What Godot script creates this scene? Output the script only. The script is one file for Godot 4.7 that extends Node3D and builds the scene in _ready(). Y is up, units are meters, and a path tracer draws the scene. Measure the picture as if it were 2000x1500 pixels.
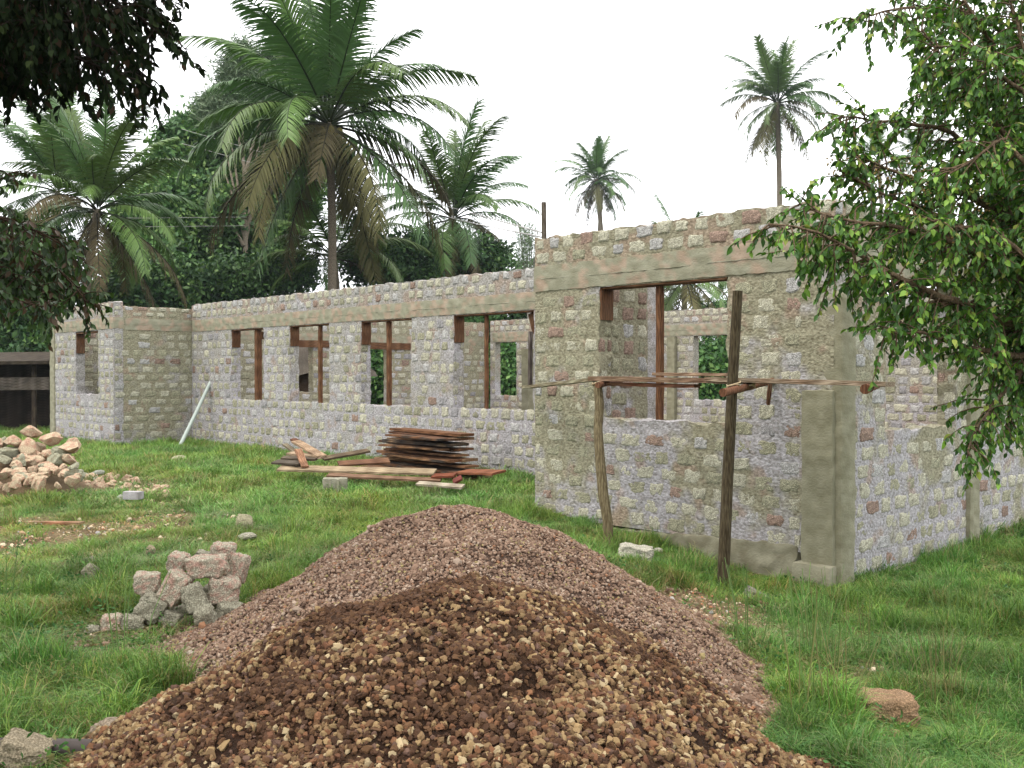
extends Node3D

# ---------------------------------------------------------------- layout constants
const EYE := 1.5
const DIRL := Vector2(-0.689, 0.725)      # along the long front, away to the left (x, depth)
const FRONT := Vector2(-0.725, -0.689)    # the way the long front faces
const MAIN0 := Vector2(0.3245, 14.06)     # where the long front meets the near block
var rng := RandomNumberGenerator.new()
var na := FastNoiseLite.new()
var nb := FastNoiseLite.new()
var nc := FastNoiseLite.new()
var used := {}
var M := {}
var stones := []                          # wall stones waiting to be built
var cam_basis := Basis(Vector3.RIGHT, deg_to_rad(-0.588))

# ---------------------------------------------------------------- small helpers
func numbered(parent: Node, called: String) -> String:
	var key := str(parent.get_instance_id()) + called
	var n: int = used.get(key, 0)
	used[key] = n + 1
	return called if n == 0 else "%s_%03d" % [called, n]

func tag(o: Node3D, label: String, category: String, group := "", kind := "") -> Node3D:
	if label != "": o.set_meta("label", label)
	if category != "": o.set_meta("category", category)
	if group != "": o.set_meta("group", group)
	if kind != "": o.set_meta("kind", kind)
	return o

func thing(called: String, label: String, category: String, at := Vector3.ZERO, turn := 0.0, group := "") -> Node3D:
	var o := Node3D.new()
	o.name = numbered(self, called)
	add_child(o)
	o.position = at
	o.rotation.y = turn
	tag(o, label, category, group)
	return o

func put(called: String, mesh: Mesh, mat: Material, parent: Node = self, xf := Transform3D.IDENTITY) -> MeshInstance3D:
	var o := MeshInstance3D.new()
	o.name = numbered(parent, called)
	o.mesh = mesh
	if mat: o.material_override = mat
	o.transform = xf
	parent.add_child(o)
	return o

func many(called: String, mesh: Mesh, mat: Material, parent: Node, xfs: Array, cols: PackedColorArray) -> MultiMeshInstance3D:
	var mm := MultiMesh.new()
	mm.transform_format = MultiMesh.TRANSFORM_3D
	mm.use_colors = true
	mm.mesh = mesh
	mm.instance_count = xfs.size()
	for i in xfs.size():
		mm.set_instance_transform(i, xfs[i])
		mm.set_instance_color(i, cols[i])
	var o := MultiMeshInstance3D.new()
	o.name = numbered(parent, called)
	o.multimesh = mm
	o.material_override = mat
	o.set_meta("kind", "stuff")
	parent.add_child(o)
	return o

func W(p: Vector2, y: float) -> Vector3:
	return Vector3(p.x, y, -p.y)

func P(px: float, py: float, depth: float) -> Vector3:   # a point of the place, given as a sighting and its depth
	var v := cam_basis * Vector3((px - 1000.0) / 1950.0, -(py - 750.0) / 1950.0, -1.0)
	return Vector3(0, EYE, 0) + v * (depth / -v.z)

func smooth(a: float, b: float, x: float) -> float:
	var t := clampf((x - a) / (b - a), 0.0, 1.0)
	return t * t * (3.0 - 2.0 * t)

func rr(a: float, b: float) -> float:
	return rng.randf_range(a, b)

func lin(r: int, g: int, b: int) -> Color:
	return Color(r / 255.0, g / 255.0, b / 255.0).srgb_to_linear()

func rand_dir() -> Vector3:
	var v := Vector3(rng.randfn(), rng.randfn(), rng.randfn())
	return v.normalized() if v.length() > 0.001 else Vector3.UP

func rand_basis() -> Basis:
	return Basis(rand_dir(), rr(0, TAU))

func frame(dir: Vector3, up := Vector3.UP) -> Basis:      # x along dir, y about up
	var x := dir.normalized()
	var z := x.cross(up)
	if z.length() < 0.01: z = x.cross(Vector3.RIGHT)
	z = z.normalized()
	return Basis(x, z.cross(x), z)

# ---------------------------------------------------------------- mesh builder (front faces clockwise)
class MB:
	var v := PackedVector3Array()
	var c := PackedColorArray()
	var i := PackedInt32Array()
	func vert(p: Vector3, col := Color.WHITE) -> int:
		v.append(p)
		c.append(col)
		return v.size() - 1
	func tri(a: int, b: int, d: int) -> void:
		i.append(a); i.append(b); i.append(d)
	func quad(a: Vector3, b: Vector3, d: Vector3, e: Vector3, col := Color.WHITE) -> void:
		var k := v.size()
		v.append(a); v.append(b); v.append(d); v.append(e)
		for n in 4: c.append(col)
		tri(k, k + 1, k + 2); tri(k, k + 2, k + 3)
	func grid(pts: Array, cols: Array, flip := false) -> void:   # rows of PackedVector3Array
		var k := v.size()
		var w: int = pts[0].size()
		for r in pts.size():
			v.append_array(pts[r])
			c.append_array(cols[r])
		for r in pts.size() - 1:
			for q in w - 1:
				var a := k + r * w + q
				if flip:
					i.append_array(PackedInt32Array([a, a + w, a + w + 1, a, a + w + 1, a + 1]))
				else:
					i.append_array(PackedInt32Array([a, a + 1, a + w + 1, a, a + w + 1, a + w]))
	func tube(path: Array, radii: Array, sides := 8, col := Color.WHITE, cap := true) -> void:
		var k := v.size()
		var n := path.size()
		var up := Vector3.UP
		var first: Vector3 = (path[1] - path[0]).normalized()
		if absf(first.y) > 0.9: up = Vector3.RIGHT
		var side := first.cross(up).normalized()
		for r in n:
			var t: Vector3 = (path[mini(r + 1, n - 1)] - path[maxi(r - 1, 0)]).normalized()
			side = (side - t * side.dot(t)).normalized()
			var other := t.cross(side)
			for s in sides:
				var a := TAU * s / sides
				vert(path[r] + (side * cos(a) + other * sin(a)) * radii[r], col)
		for r in n - 1:
			for s in sides:
				var a := k + r * sides + s
				var b := k + r * sides + (s + 1) % sides
				tri(a, a + sides, b); tri(b, a + sides, b + sides)
		if cap:
			for e in 2:
				var base := k + (0 if e == 0 else (n - 1) * sides)
				var m := vert(path[0] if e == 0 else path[n - 1], col)
				var q := v.size()
				for s in sides: vert(v[base + s], col)
				for s in sides:
					if e == 0: tri(m, q + s, q + (s + 1) % sides)
					else: tri(m, q + (s + 1) % sides, q + s)
	func add(o: MB, xf: Transform3D, tint := Color.WHITE) -> void:
		var k := v.size()
		v.append_array(xf * o.v)
		var cc := PackedColorArray()
		cc.resize(o.c.size())
		for n in o.c.size(): cc[n] = o.c[n] * tint
		c.append_array(cc)
		var ii := o.i.duplicate()
		for n in ii.size(): ii[n] += k
		i.append_array(ii)
	func flat() -> MB:
		var o := MB.new()
		for n in i.size():
			o.i.append(o.vert(v[i[n]], c[i[n]]))
		return o
	func mesh() -> ArrayMesh:
		var nrm := PackedVector3Array()
		nrm.resize(v.size())
		for t in range(0, i.size(), 3):
			var a := i[t]
			var b := i[t + 1]
			var d := i[t + 2]
			var f := (v[d] - v[a]).cross(v[b] - v[a])
			nrm[a] += f; nrm[b] += f; nrm[d] += f
		for n in nrm.size():
			nrm[n] = nrm[n].normalized() if nrm[n].length_squared() > 1e-20 else Vector3.UP
		var arr := []
		arr.resize(Mesh.ARRAY_MAX)
		arr[Mesh.ARRAY_VERTEX] = v
		arr[Mesh.ARRAY_NORMAL] = nrm
		arr[Mesh.ARRAY_COLOR] = c
		arr[Mesh.ARRAY_INDEX] = i
		var m := ArrayMesh.new()
		m.add_surface_from_arrays(Mesh.PRIMITIVE_TRIANGLES, arr)
		return m

func rough_box(size: Vector3, step: float, amp: float, freq := 8.0, round_r := 0.0, off := Vector3.ZERO, col := Color.WHITE, col2 := Color.WHITE) -> MB:
	# a box whose faces are subdivided and pushed about by noise; edges rounded by round_r
	var m := MB.new()
	var h := size / 2.0
	var axes := [[0, 1, 2], [1, 2, 0], [2, 0, 1]]
	for ax in axes:
		for s in [-1.0, 1.0]:
			var nu := maxi(1, int(ceil(size[ax[1]] / step)))
			var nv := maxi(1, int(ceil(size[ax[2]] / step)))
			var rows := []
			var cols := []
			for b in nv + 1:
				var row := PackedVector3Array()
				var cr := PackedColorArray()
				for a in nu + 1:
					var p := Vector3.ZERO
					p[ax[0]] = s * h[ax[0]]
					p[ax[1]] = -h[ax[1]] + size[ax[1]] * a / nu
					p[ax[2]] = -h[ax[2]] + size[ax[2]] * b / nv
					if round_r > 0.0:
						var core := Vector3(clampf(p.x, -h.x + round_r, h.x - round_r), clampf(p.y, -h.y + round_r, h.y - round_r), clampf(p.z, -h.z + round_r, h.z - round_r))
						p = core + (p - core).normalized() * round_r
					var q := (p + off) * freq
					var w := na.get_noise_3dv(q * 10.0)
					p += Vector3(na.get_noise_3dv(q * 10.0 + Vector3(31, 0, 7)), w, na.get_noise_3dv(q * 10.0 + Vector3(0, 57, 3))) * amp * 2.0
					row.append(p)
					cr.append(col.lerp(col2, smooth(-0.1, 0.35, nb.get_noise_3dv((p + off) * 40.0))))
				rows.append(row)
				cols.append(cr)
			m.grid(rows, cols, s < 0.0)
	return m

func ico(sub: int) -> MB:
	var m := MB.new()
	var t := (1.0 + sqrt(5.0)) / 2.0
	for p in [[-1, t, 0], [1, t, 0], [-1, -t, 0], [1, -t, 0], [0, -1, t], [0, 1, t], [0, -1, -t], [0, 1, -t], [t, 0, -1], [t, 0, 1], [-t, 0, -1], [-t, 0, 1]]:
		m.vert(Vector3(p[0], p[1], p[2]).normalized())
	var f := [0, 11, 5, 0, 5, 1, 0, 1, 7, 0, 7, 10, 0, 10, 11, 1, 5, 9, 5, 11, 4, 11, 10, 2, 10, 7, 6, 7, 1, 8, 3, 9, 4, 3, 4, 2, 3, 2, 6, 3, 6, 8, 3, 8, 9, 4, 9, 5, 2, 4, 11, 6, 2, 10, 8, 6, 7, 9, 8, 1]
	for k in sub:
		var mid := {}
		var nf := []
		for q in range(0, f.size(), 3):
			var e := []
			for j in 3:
				var a: int = f[q + j]
				var b: int = f[q + (j + 1) % 3]
				var key := Vector2i(mini(a, b), maxi(a, b))
				if not mid.has(key): mid[key] = m.vert(((m.v[a] + m.v[b]) / 2.0).normalized())
				e.append(mid[key])
			nf.append_array([f[q], e[0], e[2], f[q + 1], e[1], e[0], f[q + 2], e[2], e[1], e[0], e[1], e[2]])
		f = nf
	for q in range(0, f.size(), 3): m.tri(f[q], f[q + 2], f[q + 1])
	return m

func rock(sub: int, seed_v: float, lump: float, fine: float, cut := 0.0, col := Color.WHITE, col2 := Color.WHITE) -> MB:
	var m := ico(sub)
	var planes := []
	for k in 7:
		planes.append([rand_dir(), rr(0.5, 0.8)])
	for k in m.v.size():
		var p := m.v[k]
		var r := 1.0 + lump * na.get_noise_3dv(p * 9.0 + Vector3.ONE * seed_v * 37.0) * 2.0 + fine * na.get_noise_3dv(p * 32.0 + Vector3.ONE * seed_v * 11.0) * 2.0
		p *= r
		if cut > 0.0:
			for pl in planes:
				var over: float = p.dot(pl[0]) - pl[1]
				if over > 0.0: p -= pl[0] * over * cut
		m.v[k] = p
		m.c[k] = col.lerp(col2, smooth(-0.15, 0.35, nb.get_noise_3dv(p * 14.0 + Vector3.ONE * seed_v * 19.0)))
	return m

# ---------------------------------------------------------------- materials
func noise_tex(kind: int, freq: float, size: int, lo: Color, hi: Color, seed_n: int, octaves := 4, bias := 0.5) -> NoiseTexture2D:
	var n := FastNoiseLite.new()
	n.noise_type = kind
	n.frequency = freq
	n.fractal_octaves = octaves
	n.seed = seed_n
	if kind == FastNoiseLite.TYPE_CELLULAR:
		n.cellular_return_type = FastNoiseLite.RETURN_DISTANCE
		n.fractal_type = FastNoiseLite.FRACTAL_FBM
	var t := NoiseTexture2D.new()
	t.width = size
	t.height = size
	t.seamless = true
	t.noise = n
	var g := Gradient.new()
	g.set_color(0, lo)
	g.set_color(1, hi)
	g.set_offset(0, bias - 0.35)
	g.set_offset(1, bias + 0.35)
	t.color_ramp = g
	return t

func mat(col: Color, rough: float, tex: Texture2D = null, scale := Vector3.ONE, bump: Texture2D = null, bump_cm := 0.5, world := true) -> StandardMaterial3D:
	var m := StandardMaterial3D.new()
	m.albedo_color = col
	m.roughness = rough
	m.metallic_specular = 0.3
	m.vertex_color_use_as_albedo = true
	m.uv1_scale = scale
	if tex: m.albedo_texture = tex
	if tex or bump:
		m.uv1_triplanar = true
		m.uv1_world_triplanar = world
	if bump:
		m.heightmap_enabled = true
		m.heightmap_texture = bump
		m.heightmap_scale = bump_cm
	return m

func leaf_mat(back: Color, rough := 0.5) -> StandardMaterial3D:
	var m := StandardMaterial3D.new()
	m.roughness = rough
	m.metallic_specular = 0.4
	m.vertex_color_use_as_albedo = true
	m.backlight_enabled = true
	m.backlight = back
	m.cull_mode = BaseMaterial3D.CULL_DISABLED
	return m

func make_materials() -> void:
	var cell := noise_tex(FastNoiseLite.TYPE_CELLULAR, 0.035, 512, Color(0.35, 0.33, 0.3), Color(1, 1, 1), 3, 3, 0.42)
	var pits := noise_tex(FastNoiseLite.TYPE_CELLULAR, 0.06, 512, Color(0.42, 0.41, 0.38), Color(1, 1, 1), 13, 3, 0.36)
	var fine := noise_tex(FastNoiseLite.TYPE_SIMPLEX_SMOOTH, 0.02, 512, Color(0.62, 0.6, 0.57), Color(1, 1, 1), 5, 6, 0.45)
	var blot := noise_tex(FastNoiseLite.TYPE_SIMPLEX_SMOOTH, 0.008, 512, Color(0.84, 0.83, 0.8), Color(1, 1, 1), 8, 6, 0.45)
	var grain := noise_tex(FastNoiseLite.TYPE_SIMPLEX_SMOOTH, 0.012, 512, Color(0.5, 0.46, 0.42), Color(1, 1, 1), 12, 5, 0.48)
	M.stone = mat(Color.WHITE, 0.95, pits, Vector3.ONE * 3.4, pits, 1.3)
	M.mortar = mat(Color.WHITE, 0.97, fine, Vector3.ONE * 2.6, cell, 1.0)
	M.concrete = mat(Color.WHITE, 0.93, blot, Vector3.ONE * 1.7, pits, 0.5)
	M.ground = mat(Color.WHITE, 1.0, fine, Vector3.ONE * 1.7, fine, 2.5)
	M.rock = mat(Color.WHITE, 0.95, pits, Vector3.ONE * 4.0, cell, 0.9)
	M.pebble = mat(Color.WHITE, 0.9)
	M.soil = mat(Color.WHITE, 1.0, fine, Vector3.ONE * 6.0, cell, 1.5)
	M.wood = mat(Color.WHITE, 0.85, grain, Vector3(0.8, 14, 14), grain, 0.25, false)
	M.bark = mat(Color.WHITE, 0.95, fine, Vector3(3.5, 1.6, 3.5), cell, 1.5)
	M.pole = mat(Color.WHITE, 0.9, grain, Vector3(10, 1.2, 10), grain, 0.4)
	M.frond = leaf_mat(Color(0.35, 0.42, 0.2), 0.42)
	M.dead = leaf_mat(Color(0.25, 0.22, 0.12), 0.75)
	M.leaf = leaf_mat(Color(0.5, 0.58, 0.25), 0.5)
	M.shaded_leaf = leaf_mat(Color(0.1, 0.13, 0.05), 0.8)  # for backlit leaves: dull and barely translucent to keep them in shade
	M.shaded_leaf.metallic_specular = 0.12
	M.far_leaf = leaf_mat(Color(0.25, 0.32, 0.15), 0.55)
	M.grass = leaf_mat(Color(0.4, 0.5, 0.2), 0.6)
	M.plain = mat(Color.WHITE, 0.7)
	M.thatch = mat(Color.WHITE, 1.0, grain, Vector3(9, 0.8, 9), grain, 1.5)

# ---------------------------------------------------------------- ground and heaps
const HEAP_A := Vector2(-0.33, 6.08)
const HEAP_B := Vector2(-0.23, 4.1)

func ground_y(x: float, d: float) -> float:
	var y := -0.33 * smooth(0.0, 2.6, x) * (1.0 - 0.35 * smooth(9.0, 13.0, d))
	y *= 1.0 - smooth(14.0, 30.0, Vector2(x, d).length())
	y += 0.035 * na.get_noise_2d(x * 12.0, d * 12.0) + 0.012 * na.get_noise_2d(x * 60.0, d * 60.0)
	return y

func cone(r: float, H: float, R: float, top: float) -> float:
	var k := top
	var f := (1.0 - sqrt(r * r / (R * R) + k * k)) / (1.0 - k)
	if f < 0.12: f = 0.12 * exp((f - 0.12) / 0.12 * 0.85) - 0.03 * smooth(0.12, -0.4, f)
	return H * f

func heap_a(x: float, d: float) -> float:
	var p := Vector2(x, d) - HEAP_A
	var r := Vector2(p.x * (1.3 if p.x < 0.0 else 1.06), p.y * ((0.62 if p.x < 0.0 else 0.62 + 0.25 * smooth(0.0, 0.8, p.x)) if p.y < 0.0 else 1.0)).length()
	var a := p.angle()
	r *= 1.0 + 0.03 * sin(a * 3.0 + 0.7) + 0.03 * sin(a * 5.0)
	return cone(r, 0.70, 1.95, 0.28) + 0.03 * na.get_noise_2d(x * 16.0, d * 16.0) - 0.03

func heap_b(x: float, d: float) -> float:
	var p := Vector2(x, d) - HEAP_B
	var r := Vector2(p.x * (1.07 if p.x < 0.0 else 1.0), p.y * 0.9).length()
	var a := p.angle()
	r *= 1.0 + 0.05 * sin(a * 3.0 + 1.0)
	return cone(r, 0.62, 1.78, 0.5) + 0.045 * na.get_noise_2d(x * 20.0 + 50.0, d * 20.0) - 0.03

func heap_y(x: float, d: float) -> float:
	return maxf(heap_a(x, d), heap_b(x, d))

func to_building(x: float, d: float) -> Vector2:      # (along the front to the left, behind the front)
	var p := Vector2(x, d) - MAIN0
	return Vector2(p.dot(DIRL), -p.dot(FRONT))

func in_building(x: float, d: float, m := 0.0) -> bool:
	var q := to_building(x, d)
	if q.x < -5.42 - m or q.x > 14.21 + m or q.y > 8.9 + m: return false
	if q.x < -2.1 + m: return q.y > -2.09 - m
	if q.x < 10.58 - m: return q.y > -m
	return q.y > -1.705 - m

func bare(x: float, d: float) -> float:               # 0 lush .. 1 bare earth
	var b := 0.36 * na.get_noise_2d(x * 7.0 + 200.0, d * 7.0) + 0.3 * nb.get_noise_2d(x * 22.0, d * 22.0)
	b += 0.62 * exp(-pow((x + 4.2) / 1.7, 2.0) - pow((d - 9.3) / 1.9, 2.0))      # trodden patch on the left
	b += 0.8 * exp(-pow((x - 1.45) / 0.75, 2.0) - pow((d - 7.0) / 0.75, 2.0))      # by the scaffold poles
	b += 0.5 * exp(-pow((x - 1.95) / 0.5, 2.0) - pow((d - 5.9) / 0.6, 2.0))
	b += 0.9 * exp(-pow((x + 6.0) / 1.9, 2.0) - pow((d - 13.0) / 1.3, 2.0))      # round the rubble
	if in_building(x, d): b += 1.0
	return b

func build_ground() -> void:
	var m := MB.new()
	var rows := []
	var cols := []
	var dirt := lin(128, 112, 84)
	var dirt2 := lin(98, 82, 58)
	var green := lin(62, 84, 36)
	var r := 0.4
	while r < 900.0:
		var row := PackedVector3Array()
		var cr := PackedColorArray()
		for k in 301:
			var a := TAU * (k % 300) / 300.0
			var x := sin(a) * r
			var d := cos(a) * r
			row.append(Vector3(x, ground_y(x, d) if r < 60.0 else 0.0, -d))
			var e := dirt.lerp(dirt2, smooth(-0.3, 0.3, nb.get_noise_2d(x * 30.0, d * 30.0)))
			cr.append(green.lerp(e, smooth(0.1, 0.55, bare(x, d))))
		rows.append(row)
		cols.append(cr)
		r *= 1.038
	m.grid(rows, cols, false)
	tag(put("ground", m.mesh(), M.ground), "grassy ground with bare earth patches round the building site", "ground", "", "structure")

func heap_mesh(c: Vector2, reach: float, f: Callable, col: Color, col2: Color, step: float) -> MB:
	var m := MB.new()
	var rows := []
	var cols := []
	var n := int(2.0 * reach / step)
	for b in n + 1:
		var row := PackedVector3Array()
		var cr := PackedColorArray()
		for a in n + 1:
			var x := c.x - reach + a * step
			var d := c.y + reach - b * step
			row.append(Vector3(x, ground_y(x, d) + f.call(x, d) - 0.004, -d))
			cr.append(col.lerp(col2, smooth(-0.25, 0.3, nb.get_noise_2d(x * 26.0, d * 26.0))))
		rows.append(row)
		cols.append(cr)
	m.grid(rows, cols, true)
	return m

func build_heaps() -> void:
	# coarse heap, nearest the viewer
	var hb := thing("gravel_heap", "nearest heap of coarse brown and tan broken coral gravel", "gravel heap", Vector3(HEAP_B.x, 0, -HEAP_B.y))
	var back := Transform3D(Basis.IDENTITY, Vector3(-HEAP_B.x, 0, HEAP_B.y))
	put("earth_core", heap_mesh(HEAP_B, 2.2, heap_b, lin(70, 50, 37), lin(50, 35, 26), 0.025).mesh(), M.soil, hb, back)
	var shapes := []
	for k in 10:
		shapes.append(rock(2, k * 1.7, 0.22, 0.12, 0.95).flat().mesh())
	var tones := [[lin(113, 91, 65), 4.0], [lin(133, 111, 79), 3.2], [lin(111, 78, 55), 1.7], [lin(94, 65, 48), 1.4], [lin(91, 70, 59), 1.4], [lin(154, 137, 107), 1.3]]
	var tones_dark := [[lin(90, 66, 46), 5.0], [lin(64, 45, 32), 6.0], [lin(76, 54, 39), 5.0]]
	var list := []
	while list.size() < 42000:
		var x := HEAP_B.x + rr(-2.1, 2.1)
		var d := HEAP_B.y + rr(-1.9, 1.9)
		var h := heap_b(x, d)
		if heap_a(x, d) > h + 0.02: continue
		var edge := 1.0
		if h < 0.0: edge = exp(h * 60.0)
		if rng.randf() > edge: continue
		if nb.get_noise_2d(x * 24.0, d * 24.0) > 0.2 and rng.randf() < 0.6: continue
		var s := rr(0.005, 0.010) if rng.randf() < 0.62 else rr(0.010, 0.0175)
		if rng.randf() < 0.02: s *= 1.45
		var b := rand_basis() * Basis.from_scale(Vector3(s * rr(0.8, 1.35), s * rr(0.6, 0.95), s * rr(0.8, 1.1)))
		var y := ground_y(x, d) + maxf(h, -0.012) + s * 0.25
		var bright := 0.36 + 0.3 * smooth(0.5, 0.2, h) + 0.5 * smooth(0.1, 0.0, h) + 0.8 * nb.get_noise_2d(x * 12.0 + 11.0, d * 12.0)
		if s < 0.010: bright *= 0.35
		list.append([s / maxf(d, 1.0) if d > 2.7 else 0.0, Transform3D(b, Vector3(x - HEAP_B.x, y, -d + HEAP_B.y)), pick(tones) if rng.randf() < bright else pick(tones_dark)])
	list.sort_custom(func(a, b): return a[0] > b[0])
	var tone_mats := {}
	for k in 300:
		var e: Array = list[k]
		if not tone_mats.has(e[2]):
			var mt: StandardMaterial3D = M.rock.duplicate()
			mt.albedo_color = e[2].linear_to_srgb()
			mt.vertex_color_use_as_albedo = false
			tone_mats[e[2]] = mt
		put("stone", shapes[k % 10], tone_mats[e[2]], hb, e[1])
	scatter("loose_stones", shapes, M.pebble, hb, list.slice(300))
	# fine heap behind it
	var ha := thing("gravel_heap", "farther and taller heap of fine pinkish brown gravel", "gravel heap", Vector3(HEAP_A.x, 0, -HEAP_A.y))
	back = Transform3D(Basis.IDENTITY, Vector3(-HEAP_A.x, 0, HEAP_A.y))
	put("gravel_core", heap_mesh(HEAP_A, 2.5, heap_a, lin(98, 80, 70), lin(78, 61, 52), 0.03).mesh(), M.soil, ha, back)
	var grits := []
	for k in 5:
		grits.append(rock(0, k * 2.3 + 40.0, 0.2, 0.0, 0.0).flat().mesh())
	var tones_a := [[lin(134, 111, 94), 5.0], [lin(116, 94, 79), 5.0], [lin(93, 73, 60), 4.0], [lin(152, 134, 118), 2.0], [lin(138, 124, 86), 0.8], [lin(132, 96, 72), 0.4]]
	list = []
	while list.size() < 70000:
		var x := HEAP_A.x + rr(-2.4, 2.4)
		var d := HEAP_A.y + rr(-2.3, 1.6)
		var h := heap_a(x, d)
		if heap_b(x, d) > h + 0.03: continue
		if h < 0.0 and rng.randf() > exp(h * 55.0): continue
		var s := rr(0.0045, 0.0105) * (1.0 if h > 0.08 else 1.0 + 0.5 * smooth(0.08, -0.02, h))
		if rng.randf() < 0.004: s *= 2.3
		if s < 0.008 and nb.get_noise_2d(x * 30.0 + 90.0, d * 30.0) > 0.25: continue
		list.append([0.0, Transform3D(rand_basis() * Basis.from_scale(Vector3(s * 1.2, s * 0.8, s)), Vector3(x - HEAP_A.x, ground_y(x, d) + maxf(h, -0.008) + s * 0.3, -d + HEAP_A.y)), pick(tones_a)])
	scatter("fine_gravel", grits, M.pebble, ha, list)

func pick(tones: Array) -> Color:
	var sum := 0.0
	for t in tones: sum += t[1]
	var r := rng.randf() * sum
	for t in tones:
		r -= t[1]
		if r <= 0.0: return t[0]
	return tones[0][0]

func scatter(called: String, shapes: Array, material: Material, parent: Node, list: Array) -> void:
	var n := shapes.size()
	for s in n:
		var xs := []
		var cs := PackedColorArray()
		for k in range(s, list.size(), n):
			xs.append(list[k][1])
			var c: Color = list[k][2]
			var f := rr(0.8, 1.2)
			cs.append(Color(c.r * f, c.g * f, c.b * f))
		many(called, shapes[s], material, parent, xs, cs)

# ---------------------------------------------------------------- masonry
var stone_shapes: Array = []
const TONES := ["cream", "pale", "tan", "rose", "grey"]
var tone_col := {}

func make_stone_shapes() -> void:
	tone_col = {"cream": lin(224, 221, 200), "pale": lin(220, 219, 219), "tan": lin(194, 192, 166), "rose": lin(188, 162, 148), "grey": lin(188, 186, 190)}
	for k in 14:
		var m := MB.new()
		var rows := []
		var cols := []
		for b in 9:
			var row := PackedVector3Array()
			var cr := PackedColorArray()
			for a in 11:
				var u := -1.0 + 2.0 * a / 10.0
				var w := -1.0 + 2.0 * b / 8.0
				var e := maxf(absf(u), absf(w))
				var rad := pow(pow(absf(u), 7.0) + pow(absf(w), 7.0), 1.0 / 7.0) if e > 0.0 else 1.0
				var sh := (e / rad) if rad > 0.0 else 1.0
				var ang := atan2(w, u)
				var out := 1.0 + 0.11 * na.get_noise_2d(cos(ang) * 7.0 + k * 31.0, sin(ang) * 7.0) * 2.0 + 0.05 * na.get_noise_2d(cos(ang) * 24.0 + k * 31.0, sin(ang) * 24.0)
				var z := 1.0 - 1.7 * pow(e, 6.0) + 0.7 * na.get_noise_3d(u * 16.0 + k * 57.0, w * 12.0, 5.0) + 0.45 * na.get_noise_3d(u * 45.0 + k * 57.0, w * 40.0, 9.0)
				if e > 0.99: z = -1.5
				row.append(Vector3(u * 0.5 * sh * out, w * 0.5 * sh * out, z))
				var f := 0.86 + 0.5 * na.get_noise_3d(u * 26.0 + k * 7.0, w * 26.0, 40.0) - 0.16 * pow(e, 4.0) * absf(nb.get_noise_2d(u * 20.0 + k * 9.0, w * 20.0)) * 3.0
				cr.append(Color(f, f, f))
			rows.append(row)
			cols.append(cr)
		m.grid(rows, cols, true)
		stone_shapes.append(m)

func lay(o: Vector2, dir: Vector2, nrm: Vector2, s0: float, s1: float, y0: float, y1: float, pitch: float, wmin: float, wmax: float, joint: float, holes: Array, weights: Array, off := 0.0, host: Node = null, skip := 0.05) -> void:
	var rows := maxi(1, int(round((y1 - y0) / pitch)))
	var ph := (y1 - y0) / rows
	for r in rows:
		var y := y0 + (r + 0.5) * ph
		var s := s0 - rr(0.0, wmin * 0.7)
		while s < s1:
			var w := rr(wmin, wmax)
			var a := maxf(s, s0 + 0.004)
			var b := minf(s + w, s1 - 0.004)
			s += w + joint * rr(0.5, 1.5)
			for h in holes:
				if y + ph * 0.3 > h[2] and y - ph * 0.3 < h[3] and b > h[0] and a < h[1]:
					if a < h[0]: b = minf(b, h[0] - 0.004)
					elif b > h[1]: a = maxf(a, h[1] + 0.004)
					else: b = a
			if b - a < 0.055 or rng.randf() < skip: continue
			var hh := (ph - joint * 0.45) * rr(0.9, 1.1)
			var at := W(o + dir * ((a + b) / 2.0) + nrm * (off - 0.003 + rr(-0.004, 0.003)), y + rr(-0.007, 0.007))
			var x3 := W(dir, 0.0)
			var n3 := W(nrm, 0.0)
			if x3.cross(Vector3.UP).dot(n3) < 0.0: x3 = -x3
			var bs := Basis(x3, Vector3.UP, n3).rotated(n3, rr(-0.035, 0.035)) * Basis.from_scale(Vector3(b - a, hh, rr(0.007, 0.012)))
			var t := 0
			var roll := rng.randf()
			for q in weights.size():
				roll -= weights[q]
				if roll <= 0.0:
					t = q
					break
			stones.append({"size": (b - a) * hh / at.length_squared(), "xf": Transform3D(bs, at), "tone": TONES[t], "host": host, "seen": n3.dot(Vector3(0, EYE, 0) - at) > 0.0})

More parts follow.
